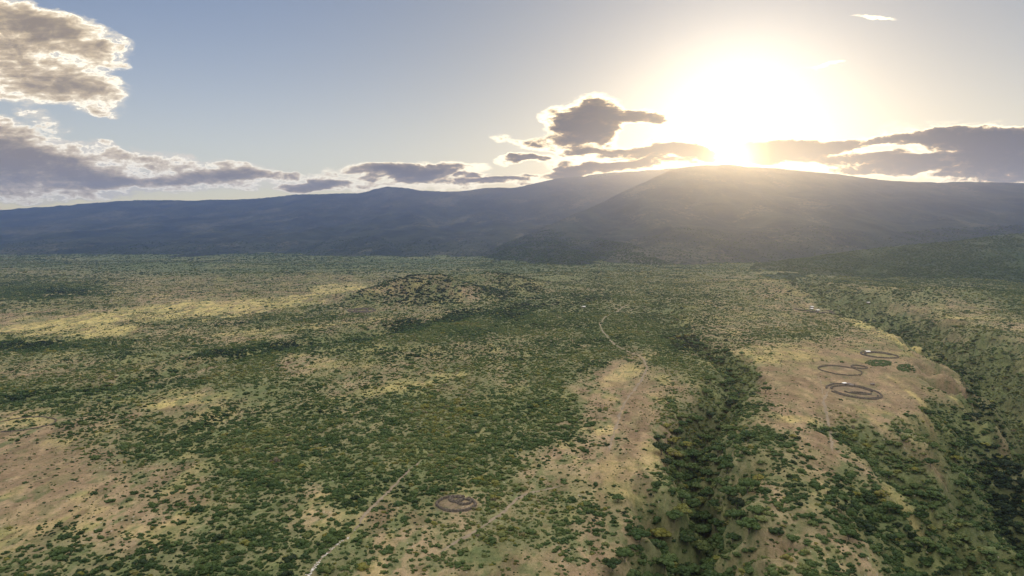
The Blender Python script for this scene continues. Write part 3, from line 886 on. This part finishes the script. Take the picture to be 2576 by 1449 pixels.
# clear scrub under the trees
m = np.ones(len(S), bool)
nearS = S[:, 1] < 1600
idx = np.where(nearS)[0]
for i in range(len(TREES)):
    d = np.hypot(S[idx, 0] - TX[i], S[idx, 1] - TY[i])
    m[idx[d < TR[i] * 0.75]] = False
S = S[m]

ORD = ['', 'second', 'third', 'fourth', 'fifth', 'sixth', 'seventh', 'eighth', 'ninth', 'tenth', 'eleventh', 'twelfth', 'thirteenth', 'fourteenth', 'fifteenth', 'sixteenth', 'seventeenth', 'eighteenth', 'nineteenth', 'twentieth']
def ordinal(i, n):
    if n == 1: return ''
    if i == 0: return 'leftmost'
    if i == n - 1: return 'rightmost'
    if i < len(ORD) and i <= (n - 1) / 2 + 0.5: return ORD[i] + ' from left'
    j = n - 1 - i
    if j < len(ORD): return ORD[j] + ' from right'
    return 'middle'

PLACE = {'gully': 'in the dark gully', 'upper': 'in the upper gully', 'ravine': 'in the far right ravine', 'draw': 'in the draw below the tableland', 'corner': 'on the lower right slope'}
rt = np.random.default_rng(77)
tx, ty = to_px(TX, TY, TZ + 4)
items = []
for i, (X, Y, R, pl) in enumerate(TREES):
    tone = float(np.clip(rt.normal(0.34 if pl in ('gully', 'upper') else 0.3, 0.16), 0.05, 0.8))
    if rt.uniform() < 0.07: tone = 0.88
    cword = 'dark green' if tone < 0.25 else ('mid green' if tone < 0.42 else ('olive' if tone < 0.62 else 'yellow-green'))
    sword = 'large' if R > 5.0 else ('middling' if R > 4.1 else 'small')
    band = int((ty[i] - 800) // 60)
    items.append(dict(i=i, key=(cword, sword, pl, band), tone=tone, c=cword, s=sword, pl=pl, x=tx[i], y=ty[i], band=band))
def heightword(y):
    for lim, wd in ((880, 'at its head'), (940, 'far beyond the bend'), (1000, 'beyond the bend'), (1060, 'at the bend'), (1120, 'just below the bend'), (1180, 'in its upper third'), (1240, 'in its middle'), (1300, 'below its middle'), (1360, 'in its lower third'), (1420, 'close to the frame bottom')):
        if y < lim: return wd
    return 'at the frame bottom'
groups = {}
for it in items:
    hwd = heightword(it['y']) if it['pl'] in ('gully', 'upper') else ('low down' if it['y'] > 1300 else ('midway' if it['y'] > 1160 else 'high up'))
    it['h'] = hwd; groups.setdefault((it['c'], it['s'], it['pl'] if it['pl'] != 'upper' else 'gully', hwd), []).append(it)
for key, lst in groups.items():
    lst.sort(key=lambda q: q['x'])
    for j, it in enumerate(lst):
        o_ = ordinal(j, len(lst))
        plw = PLACE['gully'] if it['pl'] == 'upper' else PLACE[it['pl']]
        it['label'] = (o_ + ' ' if o_ else '') + f"{it['s']} {it['c']} tree {plw}, {it['h']}"
for it in items:
    i = it['i']; X, Y, R, pl = TREES[i]
    cr_me, tr_me = TREE_ME[i % 4]
    e = bpy.data.objects.new('thorn_tree', None); C.objects.link(e); e.empty_display_size = 2
    hs = R * float(rt.uniform(0.85, 1.15))
    e.location = (X, Y, float(TZ[i]) - 0.3); e.rotation_euler = (0, 0, float(rt.uniform(0, 6.28))); e.scale = (R, R, hs)
    e['label'] = it['label']; e['category'] = 'tree'; e['group'] = 'thorn trees crowding the gullies'
    c_ = link('crown', cr_me, parent=e); c_['tone'] = it['tone']
    link('trunk', tr_me, parent=e)

# ------------------------------------------------------------------ the 300 bushes that show largest, each a thing
bx, by = to_px(S[:, 0], S[:, 1], S[:, 2])
inf = (bx > 6) & (bx < 2570) & (by > 700) & (by < 1443) & (S[:, 1] < 1500)
app = np.where(inf, S[:, 3] / np.hypot(S[:, 1], CAM_H), 0)
top = np.argsort(-app)[:300]
rb = np.random.default_rng(5)
cols = [(0, 330, 'at lower left'), (330, 640, 'left of the stone path'), (640, 860, 'by the stone path'), (860, 1130, 'left of the thorn ring'), (1130, 1420, 'below the nearest thorn ring'), (1420, 1640, 'on the gully\'s left bank'), (1640, 1850, 'in the dark gully'), (1850, 2080, 'on the gully\'s right bank'), (2080, 2330, 'below the tableland'), (2330, 2600, 'at the right edge')]
rowsw = [(1180, 'far up'), (1230, 'upper'), (1280, 'mid-height'), (1320, 'fairly low'), (1360, 'low'), (1400, 'near the bottom'), (1460, 'at the very bottom')]
bi = []
for n_, i in enumerate(top):
    X, Y, Z, R, tone, c = S[i]
    cword = 'dark green' if tone < 0.28 else ('green' if tone < 0.45 else ('olive' if tone < 0.62 else ('yellow-green' if tone < 0.95 else 'grey-brown')))
    cw = next(w for a, b, w in cols if bx[i] < b); rw = next(w for b, w in rowsw if by[i] < b)
    sw = 'large' if R > 3.6 else ('middling' if R > 2.9 else 'small')
    bi.append(dict(i=i, c=cword, s=sw, cw=cw, rw=rw, x=bx[i]))
groups = {}
for it in bi: groups.setdefault((it['c'], it['s'], it['cw'], it['rw']), []).append(it)
for key, lst in groups.items():
    lst.sort(key=lambda q: q['x'])
    for j, it in enumerate(lst):
        o_ = ordinal(j, len(lst))
        it['label'] = (o_ + ' ' if o_ else '') + f"{it['s']} {it['c']} bush {it['cw']}, {it['rw']}"
idxv = rng.integers(0, 7, len(S)); rotv = rng.uniform(0, 6.283, len(S)); hv = rng.uniform(0.75, 1.15, len(S)) * np.where(S[:, 3] < 1.2, 1.0, 0.85)
for it in bi:
    i = it['i']; X, Y, Z, R, tone, c = S[i]
    o = link('thorn_bush', BUSH_ME[int(idxv[i])], it['label'], 'bush', None, 'thorn bushes of the near scrub', None, (X, Y, Z - 0.1 * R), float(rotv[i]), (R, R, R * hv[i]))
    o['tone'] = float(tone)
rest = np.ones(len(S), bool); rest[top] = False
SR = S[rest]; ir, rr_, hr = idxv[rest], rotv[rest], hv[rest]

# ---- the rest of the scrub: one object
protos = []
for k in range(7):
    # any individual bush that uses mesh k supplies the geometry
    ob = next((o for o in C.objects if o.type == 'MESH' and o.data == BUSH_ME[k]), None)
    protos.append(ob)

def gn_scatter(name, pts, idx, rot, hgt, label):
    me = bpy.data.meshes.new(name)
    me.vertices.add(len(pts))
    P3 = pts[:, :3].copy(); P3[:, 2] -= 0.1 * pts[:, 3]
    me.vertices.foreach_set('co', P3.astype(np.float32).ravel())
    def at(n, typ, v):
        a = me.attributes.new(n, typ, 'POINT')
        a.data.foreach_set('vector' if typ == 'FLOAT_VECTOR' else 'value', np.asarray(v, np.int32 if typ == 'INT' else np.float32).ravel())
    at('idx', 'INT', idx); at('tone', 'FLOAT', pts[:, 4])
    at('rot', 'FLOAT_VECTOR', np.stack([rot * 0, rot * 0, rot], 1))
    at('scl', 'FLOAT_VECTOR', np.stack([pts[:, 3], pts[:, 3], pts[:, 3] * hgt], 1))
    o = link(name, me, label, 'scrub', kind='stuff')
    ng = bpy.data.node_groups.new(name + '_nodes', 'GeometryNodeTree')
    ng.interface.new_socket('Geometry', in_out='INPUT', socket_type='NodeSocketGeometry')
    ng.interface.new_socket('Geometry', in_out='OUTPUT', socket_type='NodeSocketGeometry')
    N = ng.nodes; L = ng.links
    gi = N.new('NodeGroupInput'); go = N.new('NodeGroupOutput')
    iop = N.new('GeometryNodeInstanceOnPoints')
    g2i = N.new('GeometryNodeGeometryToInstance')
    for pr in reversed(protos):
        oi = N.new('GeometryNodeObjectInfo'); oi.inputs['Object'].default_value = pr; oi.inputs['As Instance'].default_value = True
        oi.transform_space = 'ORIGINAL'
        L.new(oi.outputs['Geometry'], g2i.inputs[0])
    def named(n, typ):
        q = N.new('GeometryNodeInputNamedAttribute'); q.data_type = typ; q.inputs[0].default_value = n
        return q.outputs['Attribute']
    L.new(gi.outputs[0], iop.inputs['Points']); 
    jn = N.new('GeometryNodeJoinGeometry')
    N.remove(g2i)
    for pr in reversed(protos):
        pass
    for nd in [n for n in N if n.bl_idname == 'GeometryNodeObjectInfo']:
        L.new(nd.outputs['Geometry'], jn.inputs[0])
    L.new(jn.outputs[0], iop.inputs['Instance'])
    iop.inputs['Pick Instance'].default_value = True
    L.new(named('idx', 'INT'), iop.inputs['Instance Index'])
    e2r = N.new('FunctionNodeEulerToRotation'); L.new(named('rot', 'FLOAT_VECTOR'), e2r.inputs[0])
    L.new(e2r.outputs[0], iop.inputs['Rotation'])
    L.new(named('scl', 'FLOAT_VECTOR'), iop.inputs['Scale'])
    L.new(iop.outputs[0], go.inputs[0])
    md = o.modifiers.new('scatter', 'NODES'); md.node_group = ng
    return o
gn_scatter('scrub', SR, ir, rr_, hr, 'endless thorn scrub thinning out across the valley floor and slopes')
print('scrub instances', len(SR), 'trees', len(TREES))

# ------------------------------------------------------------------ tracks
def ribbon(name, pts, width, mat, label, lift=0.12, wvar=0.5, seed=0):
    P_ = np.array(pts, float)
    L = np.concatenate([[0], np.cumsum(np.hypot(*np.diff(P_, axis=0).T))])
    n = int(L[-1] / 1.5) + 2
    s = np.linspace(0, L[-1], n)
    # smooth the corners
    X = np.interp(s, L, P_[:, 0]); Y = np.interp(s, L, P_[:, 1])
    k = 9; ker = np.ones(k) / k
    for _ in range(2):
        X = np.convolve(np.pad(X, k // 2, 'edge'), ker, 'valid'); Y = np.convolve(np.pad(Y, k // 2, 'edge'), ker, 'valid')
    X += (fbm(s / 9, s * 0 + seed, 3, seed) - .5) * 2.0
    tx_ = np.gradient(X); ty_ = np.gradient(Y); q = np.hypot(tx_, ty_); nx, ny = -ty_ / q, tx_ / q
    m = 7
    us = np.linspace(-0.5, 0.5, m)
    endt = np.clip(np.minimum(s, L[-1] - s) / 25.0, 0.15, 1)
    wl = width * endt * np.clip(1 + (fbm(s / 7, s * 0 + 3, 4, seed + 5) - .5) * 3.4 * wvar, 0.12, 2)
    VX = X[:, None] + nx[:, None] * us[None] * wl[:, None]; VY = Y[:, None] + ny[:, None] * us[None] * wl[:, None]
    VZ = ground_h(VX, VY) + lift - 0.10 * (np.abs(us[None]) * 2) ** 2
    me = mesh_from(name, np.stack([VX.ravel(), VY.ravel(), VZ.ravel()], 1), grid_faces(n, m), mat)
    return link(name, me, label, kind='structure')
ribbon('track', TR_W['left'], 2.2, M_TRACK, 'pale dusty track running up through the scrub at lower left', seed=1)
ribbon('track', TR_W['mid'], 2.3, M_TRACK, 'dusty track passing right of the nearest thorn ring', seed=2)
ribbon('track', TR_W['upper'], 2.2, M_TRACK, 'pale eroded track winding down the middle of the valley', seed=3, wvar=.9)
ribbon('path', TR_W['plateau'], 2.4, M_TRACK, 'narrow footpath leading up to the large thorn ring', seed=4)
ribbon('path', TR_W['plateau_up'], 1.2, M_TRACK, 'thin footpath between the two thorn rings', seed=6)
ribbon('path', TR_W['stone'], 2.2, M_TRACK, 'thin pale path at the lower left edge of the scrub', seed=7)

# pale stones lying along the first stretch
def stones(name, pts, n, width, rmin, rmax, seed, label):
    r = np.random.default_rng(seed)
    P_ = np.array(pts, float); L = np.concatenate([[0], np.cumsum(np.hypot(*np.diff(P_, axis=0).T))])
    Vs = []; Fs = []; off = 0
    for i in range(n):
        s = r.uniform(0, L[-1]); x = np.interp(s, L, P_[:, 0]) + r.normal(0, width); y = np.interp(s, L, P_[:, 1]) + r.normal(0, width)
        if fbm(np.array([s / 5.0]), np.array([1.0]), 2, seed)[0] < 0.38: continue
        z = float(ground_h(np.array([x]), np.array([y]))[0])
        V = ICO1[0] * (1 + n3(ICO1[0] + i, 1.5, i)[:, None] * 0.7) * r.uniform(rmin, rmax) * np.array([1.3, 1, .6])
        Vs.append(V + [x, y, z + 0.1]); Fs.append(ICO1[1] + off); off += len(V)
    return link(name, mesh_from(name, np.concatenate(Vs), np.concatenate(Fs), M_STONE, False), label, 'stones', kind='stuff')
stones('stones', TR_W['stone'], 170, 0.7, 0.16, 0.5, 3, 'white stones strewn along the thin path at lower left')
stones('stones', [gnd(1425, 1262), gnd(1455, 1257), gnd(1475, 1250)], 60, 1.6, 0.2, 0.45, 4, 'white stones scattered below the bare strip left of the gully')

# ------------------------------------------------------------------ thorn-brush enclosures
def brush_wall(cx, cy, path, h, w, seed):
    """a heaped line of cut thorn: ragged berm with twigs sticking out; path = world XY points (relative to cx, cy)"""
    r = np.random.default_rng(seed)
    P_ = np.array(path, float)
    L = np.concatenate([[0], np.cumsum(np.hypot(*np.diff(P_, axis=0).T))])
    n = max(int(L[-1] / 0.7), 8)
    s = np.linspace(0, L[-1], n)
    X = np.interp(s, L, P_[:, 0]); Y = np.interp(s, L, P_[:, 1])
    tx_ = np.gradient(X); ty_ = np.gradient(Y); q = np.hypot(tx_, ty_) + 1e-6; nx, ny = -ty_ / q, tx_ / q
    prof = [(-0.5, -0.4), (-0.42, .35), (-0.2, .8), (0.0, 1.0), (0.22, .78), (0.4, .35), (0.5, -0.4)]
    hh = h * (0.7 + 0.6 * r.uniform(size=(n, 7))); ww = w * (0.8 + 0.4 * r.uniform(size=(n, 7)))
    VX = np.zeros((n, 7)); VY = VX.copy(); VZ = VX.copy()
    for j, (a, b) in enumerate(prof):
        VX[:, j] = X + nx * a * ww[:, j] + r.normal(0, .12, n); VY[:, j] = Y + ny * a * ww[:, j] + r.normal(0, .12, n)
        VZ[:, j] = (b if b < 0 else b * hh[:, j])
    g = ground_h(VX + cx, VY + cy)
    VZ = VZ + g
    V = np.stack([VX.ravel(), VY.ravel(), VZ.ravel()], 1); F = grid_faces(n, 7)
    m = n * 5
    k = r.integers(0, n, m); a = r.uniform(-.5, .5, m) * w
    px_ = X[k] + nx[k] * a; py_ = Y[k] + ny[k] * a
    pz = ground_h(px_ + cx, py_ + cy) + h * r.uniform(.2, 1.0, m)
    d = r.normal(size=(m, 3)); d[:, 2] = np.abs(d[:, 2]) * .7; d = d / np.linalg.norm(d, axis=1)[:, None] * r.uniform(.5, 1.1, (m, 1))
    e = np.cross(d, r.normal(size=(m, 3))); e = e / np.linalg.norm(e, axis=1)[:, None] * 0.09
    c0 = np.stack([px_, py_, pz], 1)
    Q = np.stack([c0 - e, c0 + e, c0 + d + e * .3, c0 + d - e * .3], 1).reshape(-1, 3)
    i = np.arange(m) * 4 + len(V)
    return np.concatenate([V, Q]), np.concatenate([F, np.stack([i, i + 1, i + 2, i + 3], 1)])

def ring_path(R, a0=0.0, a1=2 * math.pi, ex=0.0, ey=0.0, sx=1.0, sy=1.0, seed=0, wob=0.06):
    a = np.linspace(a0, a1, 80)
    rr = R * (1 + (fbm(np.cos(a) * 1.6 + 5, np.sin(a) * 1.6 + 5, 3, seed) - .5) * 2 * wob)
    return np.stack([ex + np.cos(a) * rr * sx, ey + np.sin(a) * rr * sy], 1)

def enclosure(key, label, rings, mat=None):
    X0, Y0, R = RW[key]
    e = bpy.data.objects.new('cattle_enclosure', None); C.objects.link(e)
    e.location = (X0, Y0, 0); e['label'] = label; e['category'] = 'enclosure'; e['group'] = 'thorn brush enclosures'
    for (nm, path, h, w, sd_) in rings(R):
        V, F = brush_wall(X0, Y0, path, h, w, sd_)
        link(nm, mesh_from(nm, V, F, mat or M_BRUSH, False), parent=e)
    return e

PI = math.pi
enclosure('near', 'brush ring around bare reddish soil, nearest to the viewer', lambda R: [
    ('outer_fence', ring_path(R, 1.2, 1.2 + 2 * PI - 0.25, sx=1.0, sy=0.95, seed=1, wob=.1), 1.6, 2.0, 1),
    ('inner_fence', ring_path(R * 0.34, 0, 2 * PI, R * .42, R * .28, seed=2, wob=.1), 1.5, 1.8, 2),
    ('inner_fence', ring_path(R * 0.30, 0.3, 2 * PI, -R * .05, R * .62, seed=3, wob=.15), 1.6, 3.2, 3),
    ('dividing_fence', np.array([(-R * .35, R * .8), (-R * .2, R * .4), (R * .1, R * .15), (R * .4, -R * .1)]), 1.4, 2.0, 4)])
enclosure('large', 'largest thorn ring on the tableland, with an inner ring and dark huts', lambda R: [
    ('outer_fence', ring_path(R, -2.9, 2.95, seed=11), 1.4, 1.9, 11),
    ('inner_fence', ring_path(R * 0.80, 0.2, 2.9, 0, R * -.05, seed=12), 1.5, 2.2, 12),
    ('inner_fence', ring_path(R * 0.86, 3.35, 5.9, 0, R * .0, seed=13), 1.2, 1.6, 13),
    ('inner_fence', ring_path(R * 0.42, 3.0, 6.4, R * .1, -R * .15, sx=1.2, sy=.5, seed=14), 1.3, 1.6, 14),
    ('inner_fence', ring_path(R * 0.34, 0.2, 3.0, R * .15, -R * .3, sx=1.2, sy=.45, seed=15), 1.3, 1.8, 15)])
enclosure('west', 'thorn ring with a row of low shrubs inside, left of the smallest ring', lambda R: [
    ('outer_fence', ring_path(R, 0, 2 * PI, seed=21, wob=.09), 1.1, 1.4, 21),
    ('inner_fence', ring_path(R * 0.9, 0.5, 2.6, seed=22, wob=.1), 1.1, 1.6, 22)])
enclosure('small', 'smallest thorn ring, adjoining the green patches on the tableland', lambda R: [
    ('outer_fence', ring_path(R, 0, 2 * PI, seed=31, wob=.1), 1.4, 2.4, 31)])
enclosure('north', 'dark thorn ring with one white hut, farther back on the tableland', lambda R: [
    ('outer_fence', ring_path(R, 0, 2 * PI, seed=41, wob=.08), 1.6, 2.4, 41),
    ('inner_fence', ring_path(R * 0.8, 0.3, 2.9, 0, -R * .15, seed=42), 1.6, 2.6, 42)])
enclosure('far', 'far thorn ring with white-roofed huts beyond the tableland', lambda R: [
    ('outer_fence', ring_path(R, 2.4, 6.9, seed=51), 2.2, 4.0, 51)])
enclosure('distant', 'dark distant thorn ring on open ground left of the knoll', lambda R: [
    ('outer_fence', ring_path(R, 0, 2 * PI, seed=61), 2.4, 5.0, 61),
    ('inner_fence', ring_path(R * .5, 0, 2 * PI, seed=62), 2.4, 5.0, 62)])
enclosure('old', 'thin old thorn ring overgrown with yellow grass at the left edge', lambda R: [
    ('outer_fence', ring_path(R, -1.5, 2.9, seed=71), 0.8, 1.4, 71)])

# huts ----------------------------------------------------------------
def hut(x, y, w, d, h, roofmat, label, rz=0.2, gable=True):
    X0, Y0 = gnd(x, y); Z0 = float(ground_h(np.array([X0]), np.array([Y0]))[0])
    e = bpy.data.objects.new('hut', None); C.objects.link(e); e.location = (X0, Y0, Z0); e.rotation_euler = (0, 0, rz)
    e['label'] = label; e['category'] = 'hut'; e['group'] = 'huts in the thorn rings'
    # rounded-corner mud wall
    def loop(w_, d_, z, k=4, r_=0.6):
        out = []
        for cx, cy, a0 in ((w_ / 2 - r_, d_ / 2 - r_, 0), (-w_ / 2 + r_, d_ / 2 - r_, PI / 2), (-w_ / 2 + r_, -d_ / 2 + r_, PI), (w_ / 2 - r_, -d_ / 2 + r_, 1.5 * PI)):
            for j in range(k):
                a = a0 + (PI / 2) * j / (k - 1)
                out.append((cx + math.cos(a) * r_, cy + math.sin(a) * r_, z))
        return out
    n = 16
    V = loop(w, d, -.5) + loop(w * 1.01, d * 1.01, h * .5) + loop(w * .98, d * .98, h)
    F = [(q * n + j, q * n + (j + 1) % n, (q + 1) * n + (j + 1) % n, (q + 1) * n + j) for q in range(2) for j in range(n)]
    link('wall', mesh_from('hut_wall', V, F, M_MUD), parent=e)
    if gable:
        o_ = .35; rw, rd = w / 2 + o_, d / 2 + o_
        V = [(-rw, -rd, h - .05), (rw, -rd, h - .05), (rw, 0, h + d * .28), (-rw, 0, h + d * .28), (-rw, rd, h - .05), (rw, rd, h - .05)]
        V += [(a, b, c - .09) for a, b, c in V]
        F = [(0, 1, 2, 3), (3, 2, 5, 4), (7, 6, 9, 8), (8, 9, 10, 11), (0, 6, 7, 1), (4, 5, 11, 10), (1, 7, 8, 2), (2, 8, 11, 5), (0, 3, 9, 6), (3, 4, 10, 9)]
        link('roof', mesh_from('hut_roof', V, F, roofmat, False), parent=e)
    else:
        V = loop(w + .3, d + .3, h - .05) + loop(w * .85, d * .85, h + .5) + loop(w * .45, d * .45, h + .75, r_=.4) 
        F = [(q * n + j, q * n + (j + 1) % n, (q + 1) * n + (j + 1) % n, (q + 1) * n + j) for q in range(2) for j in range(n)]
        c = len(V); V.append((0, 0, h + .8))
        F += [(2 * n + j, 2 * n + (j + 1) % n, c, c) for j in range(n)]
        Ft = []
        for f in F: Ft += [(f[0], f[1], f[2])] + ([(f[0], f[2], f[3])] if f[2] != f[3] else [])
        link('roof', mesh_from('hut_roof', V, Ft, roofmat), parent=e)
    # doorway panel
    V = [(-.45, -d / 2 - .03, 0), (.45, -d / 2 - .03, 0), (.45, -d / 2 - .03, 1.6), (-.45, -d / 2 - .03, 1.6), (-.45, -d / 2 + .1, 0), (.45, -d / 2 + .1, 0), (.45, -d / 2 + .1, 1.6), (-.45, -d / 2 + .1, 1.6)]
    F = [(0, 1, 2, 3), (1, 5, 6, 2), (4, 0, 3, 7), (3, 2, 6, 7), (5, 4, 7, 6)]
    link('door', mesh_from('hut_door', V, F, M_DARKC, False), parent=e)
hut(2182, 888, 7, 4.5, 2.2, M_TIN, 'white-roofed hut inside the dark thorn ring on the tableland')
hut(2042, 774, 8, 5, 2.4, M_TIN, 'rearmost white-roofed hut of the far thorn ring')
hut(2041, 779, 7, 5, 2.4, M_TIN, 'middle white-roofed hut of the far thorn ring')
hut(2057, 783, 8, 5, 2.4, M_TIN, 'frontmost white-roofed hut of the far thorn ring')
hut(2184, 764, 8, 5, 2.4, M_TIN, 'lone white-roofed hut among bushes right of the far thorn ring')
hut(1468, 774, 8, 5, 2.4, M_TIN, 'lone white-roofed hut in green scrub in the middle of the valley')
hut(2124, 967, 5, 3.4, 1.7, M_TIN, 'pale-roofed hut at the back of the largest thorn ring', 0.3, False)
hut(2136, 969, 5, 3.6, 1.8, M_THATCH, 'dark grey hut beside the pale-roofed one in the largest ring', -0.2, False)
hut(2142, 972, 4.6, 3.4, 1.7, M_THATCH, 'dark hut just inside the back of the largest thorn ring', 0.5, False)
hut(2195, 969, 4.4, 3.2, 1.7, M_THATCH, 'lone dark hut behind the largest thorn ring, at its right', 0.1, False)

# green vegetation patches by the small ring
def patch(cx, cy, rx, ry, n, seed, label):
    r = np.random.default_rng(seed)
    Vs = []; Fs = []; off = 0
    X0, Y0 = gnd(cx, cy)
    for i in range(n):
        a = r.uniform(0, 6.283); q = math.sqrt(r.uniform())
        X, Y = flat(cx + math.cos(a) * q * rx, cy + math.sin(a) * q * ry)
        X0_, Y0_ = X, Y
        Z = float(ground_h(np.array([X]), np.array([Y]))[0])
        s = r.uniform(.7, 1.6)
        V = ICO1[0] * (1 + n3(ICO1[0] + i, 2.0, i + seed)[:, None] * 0.8) * np.array([s * 1.4, s, s * .7])
        Vs.append(V + [X, Y, Z + .2]); Fs.append(ICO1[1] + off); off += len(V)
    o = link('ground_cover', mesh_from('ground_cover', np.concatenate(Vs), np.concatenate(Fs), M_LEAF), label, 'plants', kind='stuff')
    o['tone'] = 0.42
patch(2210, 926, 34, 8, 190, 1, 'bright green low growth beside the smallest thorn ring')
patch(2278, 935, 22, 8, 130, 2, 'bright green low growth, the right hand patch on the tableland')

# ------------------------------------------------------------------ goats
def goat_mesh(mat):
    import bmesh
    me = bpy.data.meshes.new('goat_body')
    J = {0: (0, 0, .55), 1: (.30, 0, .57), 2: (-.28, 0, .58), 3: (.46, 0, .78), 4: (.62, 0, .80), 5: (.72, 0, .74), 6: (-.40, 0, .62),
         7: (.28, .09, .32), 8: (.28, .09, .02), 9: (.28, -.09, .32), 10: (.28, -.09, .02), 11: (-.30, .09, .36), 12: (-.36, .09, .2), 13: (-.30, .09, .02), 14: (-.30, -.09, .36), 15: (-.36, -.09, .2), 16: (-.30, -.09, .02),
         17: (.54, .09, .88), 18: (.54, -.09, .88)}
    Rr = [.17, .15, .15, .08, .075, .05, .03, .05, .025, .05, .025, .06, .03, .025, .06, .03, .025, .02, .02]
    E = [(0, 1), (0, 2), (1, 3), (3, 4), (4, 5), (2, 6), (1, 7), (7, 8), (1, 9), (9, 10), (2, 11), (11, 12), (12, 13), (2, 14), (14, 15), (15, 16), (3, 17), (3, 18)]
    me.from_pydata([J[i] for i in range(19)], E, [])
    o = bpy.data.objects.new('goat_tmp', me); C.objects.link(o)
    md = o.modifiers.new('s', 'SKIN'); 
    for i, v in enumerate(me.skin_vertices[0].data if me.skin_vertices else []): v.radius = (Rr[i], Rr[i])
    if not me.skin_vertices: return None, o
    me.skin_vertices[0].data[0].use_root = True
    o.modifiers.new('u', 'SUBSURF').levels = 1
    dg = bpy.context.evaluated_depsgraph_get()
    out = bpy.data.meshes.new_from_object(o.evaluated_get(dg)); out.materials.clear(); out.materials.append(mat)
    bpy.data.objects.remove(o)
    return out, None
def goat_skin(mat):
    me = bpy.data.meshes.new('tmp')
    return goat_mesh(mat)
gm_dark, leftover = goat_mesh(M_DARKC)
if leftover is not None: bpy.data.objects.remove(leftover)
if gm_dark is not None:
    r = np.random.default_rng(9)
    for i in range(9):
        X0, Y0 = gnd(1464 + i * 3.6 + r.uniform(-2, 2), 1153 + r.uniform(-5, 7))
        Z0 = float(ground_h(np.array([X0]), np.array([Y0]))[0])
        link('goat', gm_dark, 'dark goat of the small herd on the bare strip left of the gully', 'goat', None, 'dark goats grazing on the bare strip', None, (X0, Y0, Z0), float(r.uniform(0, 6.28)), (1.4, 1.4, 1.4))

# ------------------------------------------------------------------ haze
def haze():
    m, N = new_mat('haze_air')
    v = N.node('ShaderNodeVolumePrincipled')
    v.inputs['Color'].default_value = (0.31, 0.48, 1.0, 1)
    v.inputs['Density'].default_value = 6.8e-5
    v.inputs['Anisotropy'].default_value = 0.84
    o = N.node('ShaderNodeOutputMaterial'); N.l.new(v.outputs[0], o.inputs['Volume'])
    x, y0, y1, z0, z1 = 20500, -800, 13500, -125, 1080
    V = [(-x, y0, z0), (x, y0, z0), (x, y1, z0), (-x, y1, z0), (-x, y0, z1), (x, y0, z1), (x, y1, z1), (-x, y1, z1)]
    F = [(0, 3, 2, 1), (4, 5, 6, 7), (0, 1, 5, 4), (1, 2, 6, 5), (2, 3, 7, 6), (3, 0, 4, 7)]
    link('haze', mesh_from('haze', V, F, m, False), 'evening haze filling the valley', 'haze', kind='stuff')
haze()
